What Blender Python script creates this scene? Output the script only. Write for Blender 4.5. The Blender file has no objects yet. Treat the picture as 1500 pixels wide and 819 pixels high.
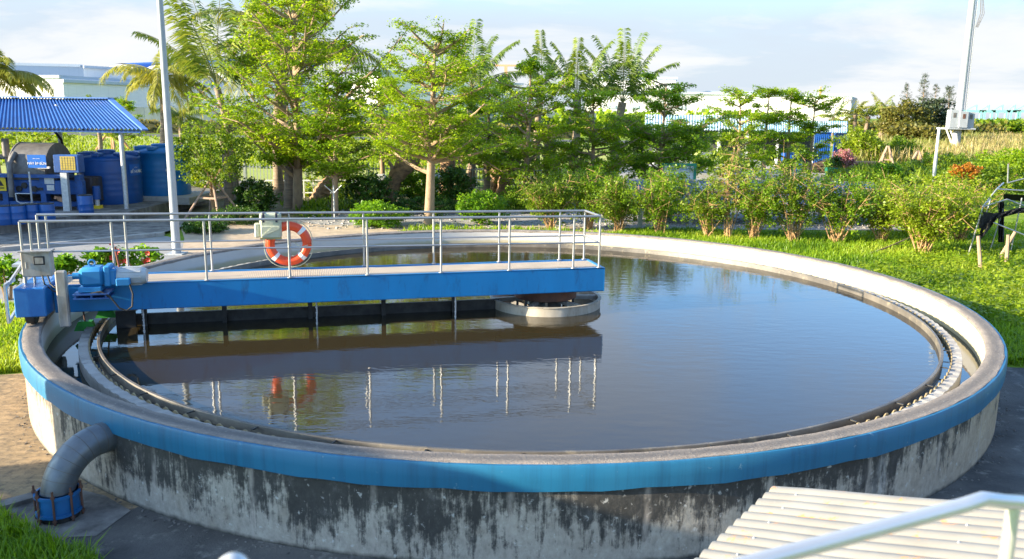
import bpy, math, random
import numpy as np
from mathutils import Vector, Matrix
C = bpy.context.scene.collection
R = math.radians
rng = np.random.default_rng(7)
random.seed(7)

# ------------------------------------------------------------------ camera
RIM = 1.05
CAM = np.array([-0.028, -15.241, 3.214 + RIM])
PITCH, ROLL, FPX, W, H = R(11.325), R(0.751), 1220.0, 1500.0, 819.0
sc = bpy.context.scene
cam_d = bpy.data.cameras.new('camera'); cam = bpy.data.objects.new('camera', cam_d); C.objects.link(cam)
COSR, SINR = math.cos(ROLL), math.sin(ROLL)
r0 = Vector((1, 0, 0)); fw = Vector((0, math.cos(PITCH), -math.sin(PITCH))); up0 = Vector((0, math.sin(PITCH), math.cos(PITCH)))
X = COSR * r0 + SINR * up0; Y = -SINR * r0 + COSR * up0; Z = -fw
M = Matrix(((X.x, Y.x, Z.x, CAM[0]), (X.y, Y.y, Z.y, CAM[1]), (X.z, Y.z, Z.z, CAM[2]), (0, 0, 0, 1)))
cam.matrix_world = M
cam_d.sensor_width = 36; cam_d.sensor_fit = 'HORIZONTAL'; cam_d.lens = 36 * FPX / W
cam_d.clip_start = 0.05; cam_d.clip_end = 6000
cam_d.dof.use_dof = True; cam_d.dof.focus_distance = 13.5; cam_d.dof.aperture_fstop = 3.0
sc.camera = cam

def ray(u, v):
    a, b = u - W / 2, v - H / 2
    uu = COSR * a + SINR * b; vv = -SINR * a + COSR * b
    d = np.array([uu / FPX, 1, -vv / FPX])
    return np.array([d[0], d[1] * math.cos(PITCH) + d[2] * math.sin(PITCH), -d[1] * math.sin(PITCH) + d[2] * math.cos(PITCH)])
def G(u, v, z=0.0):
    """ground point seen at a photo position"""
    d = ray(u, v); return CAM + d * ((z - CAM[2]) / d[2])
def YP(u, v, y):
    """point at depth y seen at a photo position"""
    d = ray(u, v); return CAM + d * ((y - CAM[1]) / d[1])
def ppm(y):
    return FPX / (y - CAM[1])          # photo pixels per metre, roughly

# ------------------------------------------------------------------ materials
def newmat(name):
    m = bpy.data.materials.new(name); m.use_nodes = True
    nt = m.node_tree; b = nt.nodes['Principled BSDF']
    return m, nt, b
def node(nt, t, **kw):
    n = nt.nodes.new(t)
    for k, v in kw.items(): setattr(n, k, v)
    return n
def texco(nt, kind='Object', scale=(1, 1, 1), rot=(0, 0, 0)):
    t = node(nt, 'ShaderNodeTexCoord'); mp = node(nt, 'ShaderNodeMapping')
    mp.inputs['Scale'].default_value = scale; mp.inputs['Rotation'].default_value = rot
    nt.links.new(t.outputs[kind], mp.inputs['Vector']); return mp.outputs['Vector']
def noise(nt, vec, scale, detail=5, rough=.6, dist=0):
    n = node(nt, 'ShaderNodeTexNoise'); n.inputs['Scale'].default_value = scale
    n.inputs['Detail'].default_value = detail; n.inputs['Roughness'].default_value = rough; n.inputs['Distortion'].default_value = dist
    if vec is not None: nt.links.new(vec, n.inputs['Vector'])
    return n.outputs['Fac']
def ramp(nt, fac, stops):
    r = node(nt, 'ShaderNodeValToRGB'); e = r.color_ramp.elements
    while len(e) < len(stops): e.new(.5)
    for i, (p, c) in enumerate(stops):
        e[i].position = p; e[i].color = (c, c, c, 1) if isinstance(c, (int, float)) else (*c, 1)
    nt.links.new(fac, r.inputs['Fac']); return r.outputs['Color']
def mix(nt, fac, a, b, mode='MIX'):
    m = node(nt, 'ShaderNodeMix', data_type='RGBA', blend_type=mode)
    for sock, v in ((m.inputs[0], fac), (m.inputs[6], a), (m.inputs[7], b)):
        if isinstance(v, (int, float)): sock.default_value = v
        elif isinstance(v, tuple): sock.default_value = (*v, 1)
        else: nt.links.new(v, sock)
    return m.outputs[2]
def mth(nt, op, a, b=None):
    m = node(nt, 'ShaderNodeMath', operation=op)
    for i, v in enumerate((a, b)):
        if v is None: continue
        if isinstance(v, (int, float)): m.inputs[i].default_value = v
        else: nt.links.new(v, m.inputs[i])
    return m.outputs[0]
def bump(nt, b, h, strength=.3, dist=.02):
    n = node(nt, 'ShaderNodeBump'); n.inputs['Strength'].default_value = strength; n.inputs['Distance'].default_value = dist
    nt.links.new(h, n.inputs['Height']); nt.links.new(n.outputs['Normal'], b.inputs['Normal'])
def solid(name, c1, c2=None, scale=6, rough=.6, metal=0, bmp=0, bscale=40, stretch=(1, 1, 1), c3=None, lo=.35, hi=.65):
    m, nt, b = newmat(name)
    v = texco(nt, 'Object', stretch)
    c2 = c2 or tuple(x * .75 for x in c1)
    n = noise(nt, v, scale)
    col = ramp(nt, n, [(lo, c1), (hi, c2)])
    if c3:
        n2 = noise(nt, v, scale * 3.1, 6, .7)
        col = mix(nt, ramp(nt, n2, [(.55, 0.), (.72, 1.)]), col, c3)
    nt.links.new(col, b.inputs['Base Color'])
    b.inputs['Metallic'].default_value = metal
    nt.links.new(ramp(nt, noise(nt, v, scale * 1.7), [(.3, rough * .8), (.7, min(1, rough * 1.15))]), b.inputs['Roughness'])
    if bmp: bump(nt, b, noise(nt, v, bscale, 6, .65), bmp, .02)
    return m
def leafmat(name, stops, trans=.35, rough=.45):
    """stops: colours from darkest leaf to lightest, picked by a random value each leaf carries"""
    m, nt, b = newmat(name)
    a = node(nt, 'ShaderNodeAttribute', attribute_name='rnd')
    col = ramp(nt, a.outputs['Fac'], [(i / (len(stops) - 1), c) for i, c in enumerate(stops)])
    nt.links.new(col, b.inputs['Base Color']); b.inputs['Roughness'].default_value = rough
    b.inputs['Specular IOR Level'].default_value = .35
    t = node(nt, 'ShaderNodeBsdfTranslucent')
    tc = mix(nt, 1.0, col, (1.6, 1.5, .6), 'MULTIPLY'); nt.links.new(tc, t.inputs['Color'])
    mx = node(nt, 'ShaderNodeMixShader'); mx.inputs[0].default_value = trans
    nt.links.new(b.outputs[0], mx.inputs[1]); nt.links.new(t.outputs[0], mx.inputs[2])
    nt.links.new(mx.outputs[0], nt.nodes['Material Output'].inputs['Surface'])
    return m

MT = {}
MT['steel'] = solid('stainless_steel', (.4, .41, .42), (.36, .37, .38), 1.5, .42, .75)
MT['steel_soft'] = solid('polished_steel', (.66, .66, .65), (.6, .6, .6), 3, .38, .6)
MT['galv'] = solid('galvanised_metal', (.55, .57, .58), (.42, .44, .46), 14, .5, .5)
MT['blue_paint'] = solid('blue_paint', (.001, .175, .45), (.002, .15, .39), 2.2, .45, 0, .03, 30, (1, 1, .3), (.006, .09, .24))
MT['blue_light'] = solid('sky_blue_paint', (.02, .2, .45), (.02, .17, .4), 4, .4)
MT['blue_collar'] = solid('collar_blue_paint', (.012, .13, .33), (.01, .1, .26), 5, .45)
MT['blue_mach'] = solid('machine_blue_paint', (.012, .085, .3), (.01, .06, .22), 5, .5, 0, .05, 30, (1, 1, 1), (.03, .03, .03))
MT['blue_plastic'] = solid('blue_plastic_tank', (.008, .085, .32), (.01, .07, .26), 2, .38)
MT['blue_plastic_light'] = solid('light_blue_plastic_tank', (.01, .17, .44), (.012, .145, .38), 2, .38)
MT['blue_roof'] = solid('blue_roof_sheet', (.012, .09, .33), (.008, .065, .25), .6, .4)
MT['blue_sheet'] = solid('blue_sheet_panel', (.006, .08, .32), (.006, .065, .27), 1, .45)
MT['white_paint'] = solid('white_paint', (.78, .78, .77), (.68, .69, .69), 3, .5)
MT['roof_white'] = solid('white_corrugated_sheet', (.8, .79, .76), (.7, .69, .66), 2.2, .42, 0, 0, 40, (1, 1, 1), None)
MT['black'] = solid('black_rubber', (.015, .015, .016), (.025, .025, .025), 8, .6)
MT['dark_board'] = solid('wet_black_board', (.012, .011, .01), (.04, .038, .034), 7, .5, 0, .3, 30)
MT['rust'] = solid('rusty_steel', (.16, .07, .04), (.09, .05, .04), 5, .7, .1, .2, 40)
MT['grey_box'] = solid('stained_grey_metal', (.38, .37, .35), (.24, .21, .18), 7, .5, .3, .05, 30, (1, 1, .4))
MT['grey_dark'] = solid('dark_grey_metal', (.17, .16, .15), (.1, .095, .09), 4, .55, .2)
MT['motor_grey'] = solid('silver_grey_paint', (.42, .45, .47), (.36, .38, .4), 5, .4)
MT['orange'] = solid('orange_buoy_plastic', (.78, .085, .02), (.7, .07, .02), 5, .4)
MT['tape'] = solid('white_reflective_tape', (.8, .8, .8), (.72, .72, .72), 9, .35)
MT['canvas'] = solid('green_grey_canvas', (.5, .51, .38), (.4, .42, .31), 9, .85, 0, .3, 60)
MT['navy'] = solid('navy_webbing', (.02, .03, .06), (.015, .02, .05), 9, .8)
MT['yellow'] = solid('yellow_panel', (.5, .38, .06), (.4, .3, .06), 8, .4)
MT['green_brush'] = solid('green_brush_bristles', (.02, .3, .02), (.015, .2, .02), 20, .6)
MT['wood'] = solid('weathered_wood', (.38, .27, .18), (.26, .18, .12), 9, .8, 0, .3, 40, (1, 1, .25))
MT['log'] = solid('fresh_orange_timber', (.5, .27, .15), (.36, .19, .11), 7, .75, 0, .3, 30)
MT['stick'] = solid('dark_brown_sticks', (.06, .04, .03), (.12, .085, .06), 20, .85)
MT['bark'] = solid('tan_bark', (.36, .25, .15), (.24, .17, .11), 6, .85, 0, .5, 25, (1, 1, .5))
MT['palm_bark'] = solid('palm_bark', (.3, .22, .15), (.16, .12, .09), 5, .9, 0, .8, 9, (.4, .4, 3))
MT['stump_bark'] = solid('palm_stump_bark', (.42, .25, .13), (.14, .09, .06), 4, .9, 0, 1, 10, (1, 1, 1.6))
MT['twig'] = solid('shrub_stems', (.45, .27, .13), (.32, .2, .1), 9, .8)
MT['conc'] = solid('pale_concrete', (.4, .38, .35), (.28, .265, .245), 2.2, .85, 0, .3, 30, (1, 1, 1), (.2, .185, .17))
MT['conc_dirty'] = solid('stained_concrete', (.25, .235, .215), (.08, .075, .07), 2.6, .9, 0, .4, 22, (1, 1, .5))
MT['pole_grey'] = solid('pale_grey_pole_paint', (.36, .39, .42), (.31, .34, .37), 3, .5)
MT['ware'] = solid('white_cladding', (.74, .73, .71), (.68, .68, .67), .05, .6)
MT['ware_blue'] = solid('blue_cladding', (.05, .18, .55), (.05, .16, .5), .05, .5)
MT['ware_grey'] = solid('grey_and_shade_cladding', (.42, .48, .55), (.38, .44, .5), .05, .6)
MT['teal'] = solid('port_crane_teal', (.25, .62, .58), (.22, .55, .52), .1, .6)
MT['orange_far'] = solid('tower_crane_orange', (.7, .38, .22), (.62, .32, .18), .1, .6)
MT['screen'] = solid('grey_green_screen', (.12, .17, .18), (.09, .13, .14), .4, .8)
MT['sheet_green'] = solid('pale_green_roof_sheet', (.3, .5, .52), (.62, .66, .66), .45, .45, 0, 0, 40, (1, 1, 1), (.75, .75, .73), .42, .58)
MT['net'] = solid('black_shade_net', (.012, .012, .013), (.02, .02, .02), 9, .9)
MT['sign_blue'] = solid('blue_sign_board', (.01, .13, .5), (.012, .12, .45), 3, .4)
MT['sign_white'] = solid('white_lettering', (.8, .8, .8), (.76, .76, .76), 3, .5)
MT['sign_yellow'] = solid('yellow_sign', (.75, .55, .02), (.7, .5, .02), 3, .5)
MT['sign_green'] = solid('green_sign_frame', (.02, .28, .17), (.02, .24, .15), 3, .5)
MT['bin_green'] = solid('green_bin_plastic', (.01, .16, .1), (.01, .13, .08), 3, .5)
MT['red_paint'] = solid('red_paint', (.5, .03, .03), (.4, .03, .03), 4, .5)
MT['red_petal'] = solid('red_petals', (.6, .03, .02), (.5, .02, .03), 9, .6)
MT['brick'] = solid('rust_brown_rod', (.2, .06, .035), (.15, .05, .03), 8, .8)

LM = {}
LM['tree'] = leafmat('terminalia_leaves', [(.09, .16, .01), (.18, .3, .014), (.28, .4, .02), (.4, .48, .03)], .55)
LM['tree_dark'] = leafmat('dark_tree_leaves', [(.06, .13, .012), (.13, .24, .014), (.2, .33, .018), (.3, .42, .025)], .52)
LM['palm'] = leafmat('palm_fronds', [(.06, .11, .02), (.12, .19, .03), (.19, .26, .04), (.3, .33, .07)], .35, .4)
LM['palm_yellow'] = leafmat('yellowing_palm_fronds', [(.1, .14, .02), (.2, .23, .03), (.3, .31, .05), (.4, .36, .08)], .35, .4)
LM['bush'] = leafmat('trimmed_bush_leaves', [(.04, .12, .006), (.09, .21, .008), (.15, .3, .012), (.22, .36, .02)], .4)
LM['bush_dark'] = leafmat('dark_bush_leaves', [(.015, .045, .008), (.035, .085, .01), (.055, .13, .014), (.09, .17, .018)], .25)
LM['shrub'] = leafmat('shrub_leaves', [(.045, .1, .008), (.1, .18, .012), (.17, .26, .016), (.28, .34, .03)], .45)
LM['shrub_yellow'] = leafmat('yellow_green_shrub_leaves', [(.08, .14, .008), (.16, .24, .012), (.25, .33, .018), (.34, .39, .03)], .45)
LM['pale'] = leafmat('pale_young_leaves', [(.1, .17, .02), (.18, .25, .03), (.27, .32, .05), (.36, .38, .1)], .35)
LM['pine'] = leafmat('casuarina_needles', [(.02, .04, .025), (.04, .065, .035), (.06, .085, .04), (.09, .1, .05)], .2)
LM['olive'] = leafmat('olive_scrub_leaves', [(.05, .07, .015), (.1, .11, .02), (.16, .15, .03), (.22, .18, .05)], .3)
LM['orange_leaf'] = leafmat('orange_red_leaves', [(.1, .12, .01), (.35, .13, .015), (.45, .17, .02), (.16, .2, .02)], .3)
LM['pink'] = leafmat('pink_blossom', [(.12, .18, .03), (.4, .12, .2), (.5, .28, .3), (.1, .2, .03)], .3)
LM['red_flower'] = leafmat('red_blossom', [(.55, .02, .015), (.65, .05, .02), (.6, .02, .05), (.7, .1, .03)], .25)
LM['grass'] = leafmat('grass_blades', [(.08, .17, .01), (.16, .28, .014), (.26, .38, .02), (.36, .42, .06)], .45)
LM['reed'] = leafmat('dry_reeds', [(.12, .18, .025), (.2, .23, .05), (.3, .26, .1), (.4, .31, .16)], .35)

# sky-facing surfaces
def ground_mat():
    m, nt, b = newmat('ground_soil_and_grass')
    v = texco(nt, 'Object')
    n1 = noise(nt, v, .05, 4); n2 = noise(nt, v, .9, 6, .7); n3 = noise(nt, v, 14, 5, .7)
    grass = ramp(nt, n2, [(.3, (.09, .16, .012)), (.5, (.16, .25, .02)), (.7, (.26, .3, .04))])
    soil = ramp(nt, n3, [(.3, (.14, .11, .07)), (.7, (.26, .21, .14))])
    col = mix(nt, ramp(nt, n1, [(.56, 0.), (.7, .7)]), grass, soil)
    nt.links.new(col, b.inputs['Base Color']); b.inputs['Roughness'].default_value = .95; b.inputs['Specular IOR Level'].default_value = .15
    bump(nt, b, n3, .7, .05); return m
MT['ground'] = ground_mat()
MT['field'] = solid('yellow_green_field', (.26, .32, .03), (.34, .34, .07), .25, .95, 0, .6, 3, (1, 1, 1), (.18, .26, .03))
MT['gravel'] = solid('grey_gravel', (.4, .38, .36), (.24, .23, .22), 14, .95, 0, .9, 55, (1, 1, 1), (.14, .13, .12))
MT['sand'] = solid('tan_sandy_ground', (.5, .39, .28), (.36, .28, .2), 1.8, .95, 0, .6, 30, (1, 1, 1), (.3, .23, .16))
MT['road'] = solid('grey_concrete_road', (.3, .3, .3), (.22, .22, .22), 1.3, .9, 0, .25, 35, (1, 1, 1), (.17, .165, .16))
MT['asphalt'] = solid('asphalt', (.09, .09, .095), (.06, .06, .06), 3, .9)
MT['mulch'] = solid('garden_soil', (.13, .1, .055), (.07, .085, .025), 2.5, .95, 0, .8, 18, (1, 1, 1), (.3, .21, .12))
MT['hedge_far'] = solid('clipped_hedge', (.02, .03, .01), (.05, .05, .015), 1.5, .95, 0, 1, 4)

def apron_mat():
    m, nt, b = newmat('worn_concrete_apron'); v = texco(nt)
    n1 = noise(nt, v, .7, 6, .65); n2 = noise(nt, v, 9, 6, .7); n3 = noise(nt, texco(nt, 'Object', (1, 5, 1), (0, 0, .35)), 2.2, 5, .6)
    c1 = ramp(nt, n1, [(.3, (.13, .1, .06)), (.55, (.28, .2, .11)), (.75, (.4, .29, .155))])
    c2 = mix(nt, ramp(nt, n3, [(.5, 0.), (.72, .65)]), c1, (.46, .33, .19))
    c3 = mix(nt, ramp(nt, n2, [(.48, 0.), (.68, .85)]), c2, (.07, .06, .05))
    nt.links.new(c3, b.inputs['Base Color']); b.inputs['Roughness'].default_value = .9
    bump(nt, b, n2, .5, .02); return m
MT['apron'] = apron_mat()
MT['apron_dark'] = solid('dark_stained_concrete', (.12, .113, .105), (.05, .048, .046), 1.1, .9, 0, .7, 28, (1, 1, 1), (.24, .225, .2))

def wall_mat():
    """tank wall: pale render, black mildew running down from the band, pale lime streaks at the pour joints"""
    m, nt, b = newmat('stained_tank_wall')
    tc = node(nt, 'ShaderNodeTexCoord'); sp = node(nt, 'ShaderNodeSeparateXYZ'); nt.links.new(tc.outputs['Object'], sp.inputs[0])
    ang = mth(nt, 'ARCTAN2', sp.outputs['Y'], sp.outputs['X'])
    arc = mth(nt, 'MULTIPLY', ang, 8.0)
    def cv(sx, sz):
        cb = node(nt, 'ShaderNodeCombineXYZ')
        nt.links.new(mth(nt, 'MULTIPLY', arc, sx), cb.inputs[0]); nt.links.new(mth(nt, 'MULTIPLY', sp.outputs['Z'], sz), cb.inputs[1]); return cb.outputs[0]
    base = ramp(nt, noise(nt, cv(1.6, 1.2), 1.3, 6, .65), [(.3, (.44, .41, .36)), (.55, (.36, .33, .285)), (.75, (.27, .23, .18))])
    blot = noise(nt, cv(2.1, 1.5), 1.0, 12, .72, .12)
    streak = noise(nt, cv(8, .7), 1.0, 8, .75, .1)
    big = noise(nt, cv(.55, .6), 1.0, 3, .5)
    def c5(v, w): return mth(nt, 'MULTIPLY', mth(nt, 'SUBTRACT', v, .5), w)
    s = mth(nt, 'ADD', mth(nt, 'ADD', c5(blot, 1.7), c5(noise(nt, cv(10, 7), 1.0, 8, .75), .9)), c5(streak, 1.9))
    s = mth(nt, 'ADD', s, mth(nt, 'ADD', mth(nt, 'MULTIPLY', mth(nt, 'SUBTRACT', sp.outputs['Z'], .36), .8), c5(big, 1.1)))
    side = mth(nt, 'MULTIPLY', mth(nt, 'POWER', mth(nt, 'ABSOLUTE', mth(nt, 'ADD', ang, 1.62)), 1.6), .34)      # the flanks are cleaner
    s = mth(nt, 'ADD', mth(nt, 'SUBTRACT', s, side), .5)
    mask = ramp(nt, s, [(.42, 0.), (.53, .5), (.68, .93)])
    dk = ramp(nt, noise(nt, cv(5, 3.2), 1.0, 8, .75), [(.35, (.009, .01, .011)), (.55, (.026, .027, .028)), (.72, (.1, .1, .098))])
    base = mix(nt, ramp(nt, side, [(.12, 0.), (.4, 1.)]), base, ramp(nt, noise(nt, cv(2.5, 1.2), 1.3, 6, .65), [(.3, (.52, .38, .22)), (.7, (.36, .25, .14))]))
    base = mix(nt, 1.0, base, ramp(nt, noise(nt, cv(14, 9), 1.0, 8, .75), [(.3, .62), (.6, 1.)]), 'MULTIPLY')
    col = mix(nt, mask, base, dk)
    spk = noise(nt, cv(11, 11), 1.0, 4, .6); col = mix(nt, ramp(nt, spk, [(.62, 0.), (.7, .7)]), col, (.5, .5, .48))
    lime = noise(nt, cv(1.1, .12), 1.0, 2, .5, .6); lime2 = noise(nt, cv(14, 5), 1.0, 5, .7)
    lm = mth(nt, 'MULTIPLY', ramp(nt, lime, [(.7, 0.), (.76, 1.)]), ramp(nt, lime2, [(.35, 0.), (.6, .8)]))
    col = mix(nt, lm, col, (.5, .5, .49))
    # construction joints every 1.3 m
    fr = mth(nt, 'FRACT', mth(nt, 'ADD', mth(nt, 'DIVIDE', arc, 1.32), mth(nt, 'MULTIPLY', noise(nt, cv(.3, 2), 2.0, 3), .06)))
    j = mth(nt, 'ABSOLUTE', mth(nt, 'SUBTRACT', fr, .5)); jm = ramp(nt, j, [(.0, .75), (.012, .55), (.035, 0.)])
    col = mix(nt, mth(nt, 'MULTIPLY', jm, ramp(nt, noise(nt, cv(3, 1.5), 2.0, 4), [(.35, .1), (.6, 1.)])), col, (.38, .34, .3))
    # dirt where the wall meets the ground
    wet = ramp(nt, mth(nt, 'ADD', sp.outputs['Z'], mth(nt, 'MULTIPLY', noise(nt, cv(4, 3), 1.5, 5), .08)), [(.05, .9), (.1, 0.)])
    col = mix(nt, wet, col, (.02, .02, .018))
    nt.links.new(col, b.inputs['Base Color']); b.inputs['Roughness'].default_value = .85
    bump(nt, b, noise(nt, cv(12, 12), 1.0, 6, .7), .35, .02); return m
MT['tank_wall'] = wall_mat()

def polar_mat(name, fn):
    m, nt, b = newmat(name)
    tc = node(nt, 'ShaderNodeTexCoord'); sp = node(nt, 'ShaderNodeSeparateXYZ'); nt.links.new(tc.outputs['Object'], sp.inputs[0])
    ang = mth(nt, 'ARCTAN2', sp.outputs['Y'], sp.outputs['X']); arc = mth(nt, 'MULTIPLY', ang, 8.0)
    rad = mth(nt, 'SQRT', mth(nt, 'ADD', mth(nt, 'MULTIPLY', sp.outputs['X'], sp.outputs['X']), mth(nt, 'MULTIPLY', sp.outputs['Y'], sp.outputs['Y'])))
    def cv(sx, sr, sz=0):
        cb = node(nt, 'ShaderNodeCombineXYZ')
        nt.links.new(mth(nt, 'MULTIPLY', arc, sx), cb.inputs[0]); nt.links.new(mth(nt, 'MULTIPLY', rad, sr), cb.inputs[1]); nt.links.new(mth(nt, 'MULTIPLY', sp.outputs['Z'], sz), cb.inputs[2]); return cb.outputs[0]
    fn(nt, b, cv, rad, sp); return m
def f_rim(nt, b, cv, rad, sp):
    # tyre-darkened track in the middle, rough pale edges
    n1 = noise(nt, cv(3, 9), 1.2, 8, .75); n2 = noise(nt, cv(22, 22), 1.0, 6, .75)
    base = ramp(nt, n1, [(.3, (.36, .3, .245)), (.5, (.24, .205, .175)), (.7, (.13, .118, .11))])
    tr = mth(nt, 'ABSOLUTE', mth(nt, 'SUBTRACT', rad, 7.84)); trm = ramp(nt, mth(nt, 'ADD', tr, mth(nt, 'MULTIPLY', n1, .05)), [(.05, .75), (.11, 0.)])
    col = mix(nt, trm, base, (.1, .093, .09))
    col = mix(nt, ramp(nt, n2, [(.56, 0.), (.7, .8)]), col, (.42, .37, .31))
    nt.links.new(col, b.inputs['Base Color']); b.inputs['Roughness'].default_value = .9; bump(nt, b, n2, .9, .02)
MT['rim'] = polar_mat('worn_concrete_rim', f_rim)
def f_band(nt, b, cv, rad, sp):
    n1 = noise(nt, cv(.25, 0, .4), 1.0, 4, .6); n2 = noise(nt, cv(9, 0, .5), 1.0, 6, .7)
    col = ramp(nt, n1, [(.3, (.004, .1, .2)), (.55, (.008, .13, .26)), (.75, (.03, .18, .31))])
    col = mix(nt, ramp(nt, n2, [(.48, 0.), (.72, .6)]), col, (.006, .055, .12))
    n3 = noise(nt, cv(8, 3, 8), 1.0, 6, .7); col = mix(nt, ramp(nt, n3, [(.64, 0.), (.7, .7)]), col, (.25, .36, .42))
    nt.links.new(col, b.inputs['Base Color']); b.inputs['Roughness'].default_value = .5
MT['band'] = polar_mat('blue_painted_band', f_band)
def f_inner(nt, b, cv, rad, sp):
    n1 = noise(nt, cv(.8, 0, 2), 1.0, 6, .65); n2 = noise(nt, cv(3, 0, 3), 1.0, 5, .65)
    col = ramp(nt, n1, [(.3, (.6, .58, .54)), (.6, (.52, .5, .46)), (.75, (.42, .4, .36))])
    zz = mth(nt, 'ADD', sp.outputs['Z'], mth(nt, 'MULTIPLY', n2, .1))
    col = mix(nt, ramp(nt, zz, [(.7, .9), (.8, .75), (.86, 0.)]), col, (.42, .36, .2))
    nt.links.new(col, b.inputs['Base Color']); b.inputs['Roughness'].default_value = .8; bump(nt, b, noise(nt, cv(10, 0, 10), 1.0, 5), .15, .02)
MT['inner'] = polar_mat('pale_inner_wall', f_inner)

def water_mat(name, col, wave=.5):
    m, nt, b = newmat(name)
    v = texco(nt, 'Object', (1, 1, 1), (0, 0, .5))
    b.inputs['Base Color'].default_value = (*col, 1); b.inputs['Roughness'].default_value = .035; b.inputs['IOR'].default_value = 1.55
    v2 = texco(nt, 'Object', (1, 2.4, 1), (0, 0, .12))
    h = mth(nt, 'ADD', mth(nt, 'MULTIPLY', noise(nt, v2, 2.6, 3, .5), 1.0), mth(nt, 'MULTIPLY', noise(nt, v2, 9, 3, .5), .22))
    patch = ramp(nt, noise(nt, v, .35, 2), [(.35, .45), (.65, 1.)])
    bump(nt, b, mth(nt, 'MULTIPLY', h, patch), wave, .02)
    return m
MT['water'] = water_mat('murky_tank_water', (.034, .026, .012), .15)
MT['channel_water'] = water_mat('channel_water', (.02, .025, .02), .06)
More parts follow.
